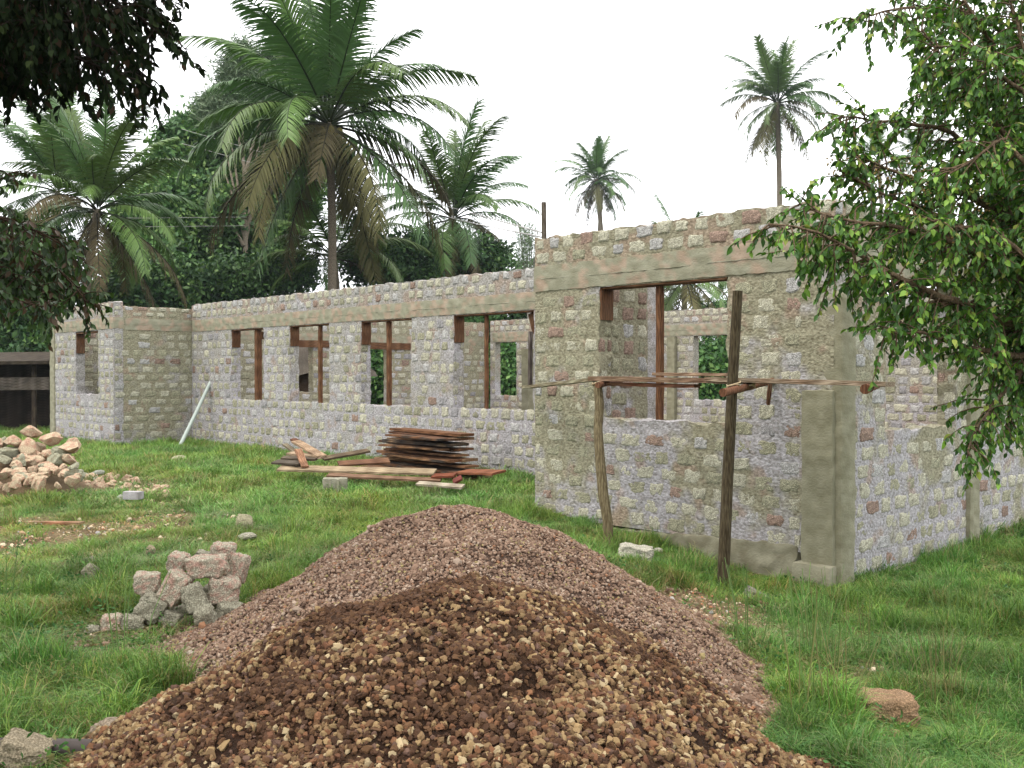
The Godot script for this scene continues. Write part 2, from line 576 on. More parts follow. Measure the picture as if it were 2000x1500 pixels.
func wall_mesh(o: Vector2, dir: Vector2, nrm: Vector2, length: float, y0: float, y1: float, thick: float, holes: Array, step: float, inner_step: float, ca: Color, cb: Color, cc: Color, off := 0.0, low := 0.9) -> MB:
	# one rough masonry wall: both faces, the reveals of its openings, its top and its ends
	var m := MB.new()
	var xs := [0.0, length]
	var ys := [y0, y1]
	for h in holes:
		for q in [h[0], h[1]]:
			if q > 0.0 and q < length and not xs.has(q): xs.append(q)
		for q in [h[2], h[3]]:
			if q > y0 and q < y1 and not ys.has(q): ys.append(q)
	xs.sort()
	ys.sort()
	var pos := func(s: float, y: float, k: float) -> Vector3:      # k 0 outer face .. 1 inner face
		var yy := y
		var ss := s
		for h in holes:
			if y >= h[2] - 0.001 and y <= h[3] + 0.001 and (absf(s - h[0]) < 0.001 or absf(s - h[1]) < 0.001):
				ss += 0.028 * na.get_noise_2d(y * 45.0 + h[0] * 90.0, 3.0 + k * 4.0)
			if s >= h[0] - 0.001 and s <= h[1] + 0.001 and absf(y - h[2]) < 0.001:
				yy += 0.03 * na.get_noise_2d(s * 45.0, 8.0 + k * 4.0)
		if absf(y - y1) < 0.001: yy += 0.035 * na.get_noise_2d(s * 40.0 + off * 100.0, 20.0 + k * 3.0)
		var p := W(o + dir * ss + nrm * (-thick * k), yy)
		var dd := 0.009 * na.get_noise_3dv(p * 50.0) + 0.007 * na.get_noise_3dv(p * 170.0)
		return p + W(nrm, 0.0) * (dd if k < 0.5 else -dd)
	var tint := func(p: Vector3) -> Color:
		var a := smooth(-0.22, 0.22, nb.get_noise_3dv(p * 9.0) + 0.5 * nb.get_noise_3dv(p * 31.0) + (low - p.y) * 0.34)
		var col := ca.lerp(cb, a)
		return col.lerp(cc, 0.65 * smooth(0.24, 0.46, (0.3 if p.y > 2.66 else 0.0) + nb.get_noise_3dv(p * 22.0 + Vector3(70, 7, 3))))
	for face in 2:
		var st := step if face == 0 else inner_step
		for ix in xs.size() - 1:
			for iy in ys.size() - 1:
				var mx: float = (xs[ix] + xs[ix + 1]) / 2.0
				var my: float = (ys[iy] + ys[iy + 1]) / 2.0
				var open := false
				for h in holes:
					if mx > h[0] and mx < h[1] and my > h[2] and my < h[3]: open = true
				if open: continue
				var nu := maxi(1, int(ceil((xs[ix + 1] - xs[ix]) / st)))
				var nv := maxi(1, int(ceil((ys[iy + 1] - ys[iy]) / st)))
				var rows := []
				var cols := []
				for b in nv + 1:
					var row := PackedVector3Array()
					var cr := PackedColorArray()
					for a in nu + 1:
						var p: Vector3 = pos.call(lerpf(xs[ix], xs[ix + 1], float(a) / nu), lerpf(ys[iy], ys[iy + 1], float(b) / nv), float(face))
						row.append(p)
						cr.append(tint.call(p))
					rows.append(row)
					cols.append(cr)
				var left := W(dir, 0.0).cross(Vector3.UP).dot(W(nrm, 0.0)) > 0.0
				m.grid(rows, cols, left == (face == 0))
	var strips := [[0.0, y0, 0.0, y1], [length, y0, length, y1], [0.0, y1, length, y1]]
	for h in holes:
		strips.append([h[0], maxf(h[2], y0), h[0], h[3]])
		strips.append([h[1], maxf(h[2], y0), h[1], h[3]])
		if h[2] > y0: strips.append([h[0], h[2], h[1], h[2]])
		strips.append([h[0], h[3], h[1], h[3]])
	for q in strips:
		var span := Vector2(q[2] - q[0], q[3] - q[1]).length()
		var n := maxi(1, int(ceil(span / step)))
		var rows := []
		var cols := []
		for b in n + 1:
			var row := PackedVector3Array()
			var cr := PackedColorArray()
			for a in 6:
				var s := lerpf(q[0], q[2], float(b) / n)
				var y := lerpf(q[1], q[3], float(b) / n)
				var p: Vector3 = pos.call(s, y, 0.0).lerp(pos.call(s, y, 1.0), a / 5.0)
				if a > 0 and a < 5: p += Vector3(1, 1, 1) * 0.012 * na.get_noise_3dv(p * 90.0)
				row.append(p)
				cr.append(tint.call(p))
			rows.append(row)
			cols.append(cr)
		m.grid(rows, cols, false)
	return m

func beam(host: Node, o: Vector2, dir: Vector2, nrm: Vector2, a: float, b: float, y0: float, y1: float, thick: float, proud: float, called := "ring_beam") -> void:
	var L := b - a
	var m := rough_box(Vector3(L, y1 - y0, thick + 2.0 * proud), 0.035, 0.005, 7.0, 0.012, Vector3(a + o.x, y0, o.y), lin(146, 145, 127), lin(164, 146, 130))
	var c := W(o + dir * (a + b) / 2.0 - nrm * (thick / 2.0), (y0 + y1) / 2.0)
	var k := 0.0
	while k < L - 0.2:                                      # ridges that the form boards left
		var len_r := minf(rr(0.5, 1.4), L - k - 0.05)
		var ridge := rough_box(Vector3(len_r, rr(0.006, 0.012), 0.012), 0.05, 0.003, 9.0, 0.003, Vector3(k + o.x, 0, o.y), lin(160, 158, 142), lin(146, 144, 126))
		var sg := 1.0 if W(dir, 0).cross(Vector3.UP).dot(W(nrm, 0)) > 0.0 else -1.0
		m.add(ridge, Transform3D(Basis.IDENTITY, Vector3(-L / 2.0 + k + len_r / 2.0, (y1 - y0) * (0.02 + 0.03 * sin(k * 3.0)) - 0.01, sg * (thick / 2.0 + proud))))
		k += len_r + rr(0.02, 0.5)
	put(called, m.mesh(), M.concrete, host, Transform3D(Basis(W(dir, 0), Vector3.UP, W(dir, 0).cross(Vector3.UP)), c))

func column(host: Node, at: Vector2, w: float, depth: float, y0: float, y1: float, called := "column", r := 0.015, light := false) -> void:
	var c1 := lin(139, 137, 117) if not light else lin(150, 147, 128)
	var m := rough_box(Vector3(w, y1 - y0, depth), 0.04, 0.005, 6.0, r, Vector3(at.x, y0, at.y), c1, c1 * 0.9)
	put(called, m.mesh(), M.concrete, host, Transform3D(Basis(W(-DIRL, 0), Vector3.UP, W(-DIRL, 0).cross(Vector3.UP)), W(at, (y0 + y1) / 2.0)))

func board(host: Node, called: String, a: Vector3, b: Vector3, w: float, t: float, up: Vector3, c1: Color, c2: Color, off := 0.0) -> MeshInstance3D:
	var L := (b - a).length()
	var m := rough_box(Vector3(L, t, w), 0.12, 0.0025, 4.0, minf(t, w) * 0.16, Vector3(off, off * 2.0, 0), c1, c2)
	var x := (b - a) / L
	var z := x.cross(up).normalized()
	return put(called, m.mesh(), M.wood, host, Transform3D(Basis(x, z.cross(x), z), (a + b) / 2.0))

func build_building() -> void:
	var site := thing("stone_building", "long roofless unfinished building of rough coral stone with empty window openings", "building")
	var grey := lin(180, 178, 183)
	var olive := lin(158, 155, 134)
	var rose := lin(170, 150, 134)
	var near_o := MAIN0 + DIRL * -2.1 + FRONT * 2.09
	var NL := 3.6
	var corner := near_o - DIRL * NL
	var main_l := MAIN0 + DIRL * 10.58
	var left_c := main_l + FRONT * 1.705
	var left_end := left_c + DIRL * 3.626
	var back := -FRONT
	var T := 0.2
	var mix_main := [0.46, 0.26, 0.18, 0.02, 0.08]
	var mix_near := [0.54, 0.07, 0.3, 0.08, 0.01]
	var mix_top := [0.62, 0.24, 0.06, 0.08, 0.0]
	# near block, front wall (runs from the corner towards the left end)
	var nd := DIRL
	var hole_near := [[NL - 2.526, NL - 0.946, 1.03, 2.4]]
	var w1 := put("near_front_wall", wall_mesh(corner, nd, FRONT, NL, -0.06, 2.99, T, hole_near, 0.022, 0.07, olive, grey, rose).mesh(), M.mortar, site)
	lay(corner, nd, FRONT, 0.3, NL, -0.05, 2.36, 0.166, 0.16, 0.28, 0.048, hole_near, mix_near, 0.0, w1)
	lay(corner, nd, FRONT, 0.02, NL, 2.70, 3.0, 0.15, 0.15, 0.24, 0.05, [], mix_top, 0.004, w1, 0.06)
	lay(corner + nd * (NL - 0.946), back, -nd, 0.0, T, 1.05, 2.38, 0.17, 0.13, 0.18, 0.03, [], [0.3, 0.1, 0.2, 0.35, 0.05], 0.0, w1)
	# the right-hand face, from the corner backwards
	var rd := back
	var rn := -DIRL
	var ro := corner + rd * 0.0
	var hole_right := [[0.95, 2.5, 0.97, 2.4]]
	var w2 := put("right_side_wall", wall_mesh(ro + rd * T, rd, rn, 10.6, -0.3, 2.99, T, [[0.95 - T, 2.5 - T, 0.97, 2.4], [5.2, 6.5, 0.97, 2.4], [8.0, 9.3, 0.97, 2.4]], 0.03, 0.1, olive, grey, rose).mesh(), M.mortar, site)
	lay(ro, rd, rn, 0.22, 7.0, -0.28, 2.36, 0.166, 0.18, 0.3, 0.045, hole_right + [[5.4, 6.7, 0.97, 2.4]], mix_near, 0.0, w2)
	lay(ro, rd, rn, 0.02, 7.0, 2.70, 3.0, 0.15, 0.14, 0.24, 0.05, [], mix_top, 0.004, w2)
	lay(ro + rd * 2.5, -DIRL * -1.0, FRONT, 0.0, T, 1.0, 2.38, 0.17, 0.13, 0.18, 0.03, [], mix_near, 0.0, w2)
	# long front
	var holes := [[0.03, 1.773, 0.965, 2.4], [2.833, 4.232, 0.965, 2.4], [5.21, 6.547, 0.965, 2.4], [7.51, 8.81, 0.965, 2.4]]
	var w3 := put("long_front_wall", wall_mesh(MAIN0 - DIRL * 2.0, DIRL, FRONT, 12.58, -0.06, 2.99, T, holes.map(func(h): return [h[0] + 2.0, h[1] + 2.0, h[2], h[3]]), 0.034, 0.09, grey.lerp(olive, 0.35), grey, rose, 0.0, 1.6).mesh(), M.mortar, site)
	lay(MAIN0, DIRL, FRONT, -2.0, 10.57, -0.04, 2.36, 0.166, 0.15, 0.26, 0.03, holes, mix_main, 0.001, w3, 0.1)
	lay(MAIN0, DIRL, FRONT, -2.0, 10.57, 2.69, 3.0, 0.15, 0.13, 0.2, 0.05, [], mix_top, 0.005, w3, 0.03)
	for h in holes:
		lay(MAIN0 + DIRL * h[1], back, -DIRL, 0.0, T, 1.0, 2.38, 0.17, 0.13, 0.18, 0.03, [], mix_main, 0.0, w3)
	# return wall of the left block and its continuation as a partition
	var hole_ret := [[1.705 + 2.4, 1.705 + 3.05, 1.06, 2.25], [1.705 + 4.48, 1.705 + 5.27, -1.0, 2.25]]
	var w4 := put("return_wall", wall_mesh(left_c + back * T, back, -DIRL, 10.2, -0.06, 2.9, T, hole_ret.map(func(h): return [h[0] - T, h[1] - T, h[2], h[3]]), 0.045, 0.12, olive, grey.lerp(olive, 0.4), rose, 0.0, 0.4).mesh(), M.mortar, site)
	lay(left_c, back, -DIRL, 0.01, 1.7, -0.04, 2.36, 0.166, 0.18, 0.3, 0.06, [], [0.55, 0.12, 0.28, 0.05, 0.0], 0.002, w4)
	lay(left_c, back, -DIRL, 0.01, 1.7, 2.69, 2.92, 0.15, 0.15, 0.24, 0.06, [], mix_top, 0.003, w4)
	lay(left_c, back, -DIRL, 1.92, 10.3, 0.2, 2.2, 0.166, 0.17, 0.3, 0.04, hole_ret, mix_main, 0.002, w4)
	lay(left_c, back, -DIRL, 1.92, 10.3, 2.5, 2.88, 0.16, 0.15, 0.22, 0.05, [], mix_top, 0.002, w4)
	# left block front
	var hole_left := [[0.816, 2.096, 1.05, 2.42]]
	var w5 := put("left_front_wall", wall_mesh(left_c, DIRL, FRONT, 3.626, -0.06, 2.99, T, hole_left, 0.05, 0.12, grey.lerp(olive, 0.3), grey, rose, 0.0, 1.6).mesh(), M.mortar, site)
	lay(left_c, DIRL, FRONT, 0.01, 3.6, -0.04, 2.38, 0.166, 0.16, 0.28, 0.04, hole_left, mix_main, 0.001, w5)
	lay(left_c, DIRL, FRONT, 0.01, 3.6, 2.69, 2.99, 0.15, 0.13, 0.2, 0.06, [], mix_top, 0.003, w5)
	# walls seen through the openings
	var w6 := put("left_end_wall", wall_mesh(left_end + back * T, back, -DIRL, 4.0, -0.06, 2.99, T, [], 0.1, 0.2, olive, grey, rose).mesh(), M.mortar, site)
	lay(left_end, back, -DIRL, T + 0.02, 3.0, 0.5, 2.5, 0.166, 0.2, 0.3, 0.04, [], [0.3, 0.1, 0.3, 0.3, 0.0], 0.002, w6)
	var rear_o := MAIN0 + back * 8.7
	var hole_rear := [[2.4, 3.64, 0.9, 2.36], [4.74, 6.0, 0.9, 2.36], [9.45, 10.3, 0.9, 2.36]]
	var w7 := put("rear_wall", wall_mesh(rear_o - DIRL * 5.1, DIRL, FRONT, 15.6, -0.06, 2.96, T, hole_rear.map(func(h): return [h[0] + 5.1, h[1] + 5.1, h[2], h[3]]), 0.07, 0.2, grey.lerp(olive, 0.6), grey, rose, 0.0, 0.6).mesh(), M.mortar, site)
	lay(rear_o, DIRL, FRONT, -4.9, 10.5, 0.4, 2.34, 0.17, 0.18, 0.3, 0.035, hole_rear, mix_main, 0.004, w7)
	lay(rear_o, DIRL, FRONT, -4.9, 10.5, 2.66, 2.96, 0.15, 0.15, 0.24, 0.05, [], mix_top, 0.006, w7)
	var stub_o := corner + nd * (NL - 0.93) + back * T
	var w8 := put("partition_wall", wall_mesh(stub_o, back, -DIRL, 0.62, -0.06, 2.96, 0.18, [], 0.03, 0.08, olive, grey, rose, 0.0, 0.3).mesh(), M.mortar, site)
	lay(stub_o, back, -DIRL, 0.01, 0.62, 0.6, 2.42, 0.19, 0.17, 0.28, 0.05, [], [0.22, 0.04, 0.24, 0.46, 0.04], 0.004, w8)
	# concrete: ring beams, columns, footing
	var pr := 0.014
	beam(site, corner, nd, FRONT, -0.004, NL + 0.013, 2.405, 2.69, T, pr)
	beam(site, corner + back * (T + 0.02), rd, rn, 0.0, 10.3, 2.405, 2.69, T, pr)
	beam(site, MAIN0, DIRL, FRONT, -1.8, 10.56, 2.405, 2.66, T, pr)
	beam(site, left_c, back, -DIRL, 1.7, 10.3, 2.26, 2.47, T, 0.006)
	beam(site, left_c, back, -DIRL, 0.235, 1.685, 2.41, 2.66, T, pr)
	beam(site, left_c, DIRL, FRONT, -0.012, 3.62, 2.43, 2.67, T, pr)
	beam(site, rear_o, DIRL, FRONT, -4.0, 10.4, 2.37, 2.63, T, pr)
	column(site, corner + nd * 0.135 - FRONT * 0.07, 0.3, 0.23, -0.42, 1.36, "column", 0.02)
	column(site, corner + nd * 0.02 + back * 0.13, 0.2, 0.26, -0.42, 2.21, "column", 0.045)
	column(site, corner + nd * 0.15 - FRONT * -0.02, 0.36, 0.2, -0.55, -0.13, "column_base", 0.02, true)
	column(site, corner + rd * 2.87 + nd * 0.07, 0.24, 0.26, -0.42, 2.41, "column", 0.03)
	column(site, left_end - DIRL * 0.12 + back * 0.1, 0.3, 0.26, -0.2, 2.98, "column", 0.02, true)
	column(site, MAIN0 + DIRL * 1.36 + back * 1.2, 0.16, 0.16, 0.0, 1.9, "column", 0.015)
	column(site, rear_o + DIRL * 4.2 + FRONT * 0.06, 0.22, 0.12, 0.4, 2.36, "column", 0.015)
	var foot := rough_box(Vector3(3.35, 0.75, 0.22), 0.04, 0.013, 6.0, 0.03, Vector3(4, 1, 3), lin(142, 139, 121), lin(124, 120, 102))
	put("footing", foot.mesh(), M.concrete, site, Transform3D(Basis(W(FRONT, 0), 0.042) * Basis(W(-DIRL, 0), Vector3.UP, W(-DIRL, 0).cross(Vector3.UP)), W(corner + nd * 2.0 - FRONT * 0.085, -0.44)))
	var foot2 := rough_box(Vector3(0.22, 0.5, 6.0), 0.08, 0.007, 5.0, 0.02, Vector3(9, 1, 3), lin(140, 137, 118), lin(128, 124, 104))
	put("footing", foot2.mesh(), M.concrete, site, Transform3D(Basis(W(-DIRL, 0), Vector3.UP, W(-DIRL, 0).cross(Vector3.UP)), W(corner + rd * 3.6 + nd * 0.075, -0.55)))
	# timber left in the openings: a jamb board, a prop and a head board each
	var br := lin(112, 78, 54)
	var br2 := lin(126, 96, 72)
	var rows := [[corner, NL - 2.526, NL - 0.946, 0.545, 1.03, 0.068, 2.06], [MAIN0, 0.03, 1.773, 0.63, 0.965, 0.055, 1.98], [MAIN0, 2.833, 4.232, 0.52, 0.965, 0.075, 2.0], [MAIN0, 5.21, 6.547, 0.33, 0.965, 0.07, 2.02], [MAIN0, 7.51, 8.81, 0.3, 0.965, 0.12, 2.04], [left_c, 0.816, 2.096, -1.0, 1.05, 0.08, 1.95]]
	for q in rows:
		var o: Vector2 = q[0]
		var fr := Node3D.new()
		fr.name = numbered(site, "window_timber")
		site.add_child(fr)
		var jx: float = q[2] - 0.018
		board(fr, "jamb_board", W(o + DIRL * jx + back * 0.1, q[6]), W(o + DIRL * jx + back * 0.1, 2.4), 0.185, 0.028, W(DIRL, 0), br, br2, q[1])
		board(fr, "head_board", W(o + DIRL * (q[1] + 0.01) + back * 0.1, 2.39), W(o + DIRL * (q[2] - 0.04) + back * 0.1, 2.39), 0.19, 0.022, Vector3.UP, br2, br, q[1] + 4.0)
		if q[3] > -0.5:
			var s: float = lerpf(q[1], q[2], q[3])
			board(fr, "prop", W(o + DIRL * s + back * 0.1, q[4] - 0.01), W(o + DIRL * s + back * 0.1, 2.378), q[5], q[5] * 0.9, W(DIRL, 0), lin(130, 92, 64), lin(112, 78, 54), q[1] + 9.0)
	var fr4: Node = site.get_node("window_timber_001")
	board(fr4, "brace", W(MAIN0 + DIRL * 0.08 + back * 0.12, 2.05), W(MAIN0 + DIRL * 0.2 + back * 0.12, 2.37), 0.12, 0.03, W(FRONT, 0), br, br2, 3.0)
	board(fr4, "brace", W(MAIN0 + DIRL * 0.07 + FRONT * 0.03, 1.3), W(MAIN0 + DIRL * 0.06 + FRONT * 0.03, 2.1), 0.06, 0.04, W(DIRL, 0), lin(120, 112, 108), lin(96, 88, 84), 5.0)
	var fr1: Node = site.get_node("window_timber_004")
	board(fr1, "cross_board", W(MAIN0 + DIRL * 7.53 + back * 0.5, 2.24), W(MAIN0 + DIRL * 8.75 + back * 0.5, 2.3), 0.03, 0.16, Vector3.UP, br2, br, 31.0)
	var fr2: Node = site.get_node("window_timber_003")
	board(fr2, "cross_board", W(left_c + back * 3.6 - DIRL * 0.03, 2.2), W(left_c + back * 5.4 - DIRL * 0.03, 2.22), 0.03, 0.17, Vector3.UP, br2, br, 33.0)
	board(site.get_node("window_timber_002"), "cross_board", W(left_c + back * 6.0 - DIRL * 0.03, 2.2), W(left_c + back * 8.4 - DIRL * 0.03, 2.2), 0.03, 0.17, Vector3.UP, br2, br, 35.0)
	# the stones themselves: the 300 that show largest as pieces of their walls, the rest joined
	stones.sort_custom(func(a, b): return (a.size if a.seen else 0.0) > (b.size if b.seen else 0.0))
	var tone_mats := {}
	for t in TONES:
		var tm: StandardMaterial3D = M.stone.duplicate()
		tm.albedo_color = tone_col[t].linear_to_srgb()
		tone_mats[t] = tm
	var shapes := stone_shapes.map(func(s): return s.mesh())
	var rest := MB.new()
	for k in stones.size():
		var s: Dictionary = stones[k]
		var which := rng.randi() % 14
		if k < 300:
			put("stone", shapes[which], tone_mats[s.tone], s.host, s.xf)
		else:
			rest.add(stone_shapes[which], s.xf, tone_col[s.tone] * rr(0.85, 1.1))
	var o := put("wall_stones", rest.mesh(), M.stone, site)
	o.set_meta("kind", "stuff")
	print("stones ", stones.size())

# ---------------------------------------------------------------- palms
var fronds := {}
func frond_mesh(L: float, elev: float, droop: float, seed_n: int, ragged := 0.0) -> ArrayMesh:
	# a feather leaf: a midrib bending under its weight and two rows of leaflets hanging from it
	var m := MB.new()
	var r := RandomNumberGenerator.new()
	r.seed = seed_n * 977 + 5
	var path := []
	var radii := []
	var p := Vector3.ZERO
	var n := 22
	var ang := elev
	for k in n + 1:
		path.append(p)
		radii.append(lerpf(0.045, 0.006, float(k) / n))
		var f := float(k) / n
		ang = elev - droop * pow(f, 1.5) + 0.02 * r.randfn()
		ang = maxf(ang, -1.5)
		p += Vector3(0, sin(ang), cos(ang)) * (L / n)
	var rib := Color(0.16, 0.15, 0.06)
	m.tube(path, radii, 5, rib, false)
	var pairs := 84
	for k in pairs:
		var f := 0.14 + 0.86 * float(k) / pairs
		var at := f * n
		var i0 := mini(int(at), n - 1)
		var o: Vector3 = path[i0].lerp(path[i0 + 1], at - i0)
		var t: Vector3 = (path[i0 + 1] - path[i0]).normalized()
		var len_l := L * 0.23 * (0.35 + 0.65 * sin(PI * pow(f, 0.75) * 0.92 + 0.12))
		for sd in [-1.0, 1.0]:
			if ragged > 0.0 and r.randf() < ragged: continue
			var side := Vector3(sd, 0, 0)
			var upv := t.cross(Vector3.RIGHT) * -1.0
			var dir: Vector3 = (side * 0.8 + t * (0.45 + 0.5 * f) + upv * (0.12 + 0.1 * r.randfn())).normalized()
			var ll := len_l * r.randf_range(0.8, 1.1)
			var q := o
			var wv := t * 0.056 * (L / 5.0)
			var prev_a := q - wv * 0.5
			var prev_b := q + wv * 0.5
			var g := r.randf_range(0.35, 0.75) + ragged
			var cl := Color(1, 1, 1) * r.randf_range(0.75, 1.15)
			var segs := 3
			for s in segs:
				var dd := (dir + Vector3.DOWN * g * float(s + 0.4) / segs * 1.1).normalized()
				q += dd * ll / segs
				var ww := wv * (1.0 - pow(float(s + 1) / segs, 2.0)) + t * 0.002
				var a := q - ww * 0.6
				var b := q + ww * 0.6
				if sd > 0.0: m.quad(prev_a, prev_b, b, a, cl)
				else: m.quad(prev_b, prev_a, a, b, cl)
				prev_a = a
				prev_b = b
	return m.mesh()

func get_frond(cls: int, v: int) -> ArrayMesh:
	var key := cls * 10 + v
	if not fronds.has(key):
		var spec: Array = [[1.45, 0.5], [1.15, 0.9], [0.85, 1.2], [0.5, 1.35], [0.2, 1.5], [-0.15, 1.35], [-0.55, 1.0], [-1.0, 0.5]][cls]
		fronds[key] = frond_mesh(5.0, spec[0], spec[1], key + 1, [0.02, 0.04, 0.07, 0.1, 0.14, 0.18, 0.24, 0.35][cls])
	return fronds[key]

func palm(label: String, foot: Vector3, top: Vector3, size: float, trunk_r: float, counts: Array, seed_n: int, group := "", tint := Color(1, 1, 1), nuts := 0, old := 1.0) -> Node3D:
	var o := thing("palm_tree", label, "palm tree", foot, 0.0, group)
	rng.seed = seed_n
	var d := top - foot
	var path := []
	var radii := []
	var n := 24
	for k in n + 1:
		var f := float(k) / n
		var bend := sin(PI * f) * 0.03 * d.length()
		path.append(d * f + Vector3(bend * sin(seed_n), 0, bend * cos(seed_n)))
		radii.append(trunk_r * (1.0 + 0.8 * exp(-f * 14.0) - 0.25 * f) * (1.06 if k % 2 == 0 else 0.97))
	var tr := MB.new()
	tr.tube(path, radii, 12, lin(128, 118, 104))
	put("trunk", tr.mesh(), M.bark, o)
	var greens := []
	var olds := []
	for k in 3:
		var g: StandardMaterial3D = M.frond.duplicate()
		g.albedo_color = (lin([78, 94, 86][k], [108, 122, 106][k], [60, 60, 54][k]) * tint).linear_to_srgb()
		greens.append(g)
		var y: StandardMaterial3D = M.dead.duplicate()
		y.albedo_color = (lin([102, 92, 84][k], [96, 88, 74][k], [58, 52, 48][k]) * tint).linear_to_srgb()
		olds.append(y)
	var az := rr(0, TAU)
	for cls in 8:
		for k in counts[cls]:
			az += 2.39996 + rr(-0.25, 0.25)
			var m: Material = greens[rng.randi() % 3]
			if (cls >= 6 and rng.randf() < 0.8) or (cls == 5 and rng.randf() < 0.4 * old) or (cls == 4 and rng.randf() < 0.2 * old): m = olds[rng.randi() % 3]
			var roll := rr(-0.35, 0.35)
			var b := Basis(Vector3.UP, az) * Basis(Vector3.RIGHT, rr(-0.1, 0.1)) * Basis(Vector3(0, sin(0.5), cos(0.5)), roll)
			var out := Vector3(sin(az), 0, cos(az)) * trunk_r * 0.6
			put("frond", get_frond(cls, rng.randi() % 3), m, o, Transform3D(b * Basis.from_scale(Vector3.ONE * size / 5.0 * rr(0.78, 1.12)), d + out + Vector3(0, (3.5 - cls) * 0.06, 0)))
	if nuts > 0:
		var nm := rock(2, 3.0, 0.05, 0.0, 0.0).mesh()
		var nutm := mat(Color(0.5, 0.47, 0.2), 0.6)
		for k in nuts:
			var a := rr(0, TAU)
			put("coconut", nm, nutm, o, Transform3D(Basis.from_scale(Vector3(0.12, 0.15, 0.12)), d + Vector3(cos(a) * 0.38, rr(-0.45, -0.1), sin(a) * 0.38)))
	return o

# ---------------------------------------------------------------- broad-leaved trees and bushes
func clump(n: int, radius: float, leaf: float, seed_n: int, narrow := 0.45) -> ArrayMesh:
	var m := MB.new()
	var r := RandomNumberGenerator.new()
	r.seed = seed_n
	for k in n:
		var c := Vector3(r.randfn(), r.randfn() * 0.7, r.randfn()) * radius * 0.5
		var d := (Vector3(r.randfn(), r.randfn() * 0.6 - 0.35, r.randfn())).normalized()
		var s := d.cross(Vector3(r.randfn(), r.randfn(), r.randfn())).normalized()
		var l := leaf * r.randf_range(0.7, 1.3)
		var f := r.randf_range(0.7, 1.25)
		var col := Color(f, f, f)
		var up := d.cross(s) * l * 0.06
		m.quad(c, c + d * l * 0.45 + s * l * narrow * 0.5 + up, c + d * l, c + d * l * 0.45 - s * l * narrow * 0.5 + up, col)
	return m.mesh()

func crown(parent: Node, lobes: Array, n: int, shapes: Array, tones: Array, smin: float, smax: float, fill := 0.75, called := "crown") -> void:
	# lobes: [centre, radii] in the tree's own axes; leaf clumps spread through their outer shells
	var xs := []
	var weights := []
	var sum := 0.0
	for l in lobes:
		sum += l[1].x * l[1].y + l[1].x * l[1].z
		weights.append(sum)
	for k in n:
		var t := rng.randf() * sum
		var q := 0
		while weights[q] < t: q += 1
		var dir := rand_dir()
		var rad := pow(rr(fill * fill * fill, 1.0), 0.333) * (1.0 + 0.3 * na.get_noise_3dv(dir * 25.0 + Vector3.ONE * q * 40.0))
		var at: Vector3 = lobes[q][0] + dir * lobes[q][1] * rad
		xs.append([0.0, Transform3D(rand_basis() * Basis.from_scale(Vector3.ONE * rr(smin, smax)), at), pick(tones)])
	scatter(called, shapes, M.far_leaf, parent, xs)

func tree(called: String, label: String, category: String, foot: Vector3, trunk_h: float, trunk_r: float, lobes: Array, n: int, shapes: Array, tones: Array, smin: float, smax: float, bark: Color, group := "", fill := 0.75) -> Node3D:
	var o := thing(called, label, category, foot, 0.0, group)
	var m := MB.new()
	var top := Vector3(0, trunk_h, 0)
	m.tube([Vector3(0, -0.2, 0), top * 0.3, top * 0.7, top], [trunk_r * 1.4, trunk_r, trunk_r * 0.85, trunk_r * 0.7], 9, bark)
	for l in lobes:
		var c: Vector3 = l[0]
		m.tube([top * 0.85, (top + c) * 0.5 + Vector3(0, -0.2, 0), c], [trunk_r * 0.55, trunk_r * 0.32, trunk_r * 0.08], 6, bark)
	put("trunk", m.mesh(), M.bark, o)
	crown(o, lobes, n, shapes, tones, smin, smax, fill)
	return o

func ellipsoid(px: float, py: float, d: float, rx: float, ry: float, foot: Vector3, rz := 0.0) -> Array:
	var k := d / 1950.0
	return [P(px, py, d) - foot, Vector3(rx * k, ry * k, (rz if rz > 0.0 else rx) * k)]

func on_ground(px: float, d: float) -> Vector3:
	var p := P(px, 730, d)
	return Vector3(p.x, ground_y(p.x, d) if d < 60.0 else 0.0, p.z)

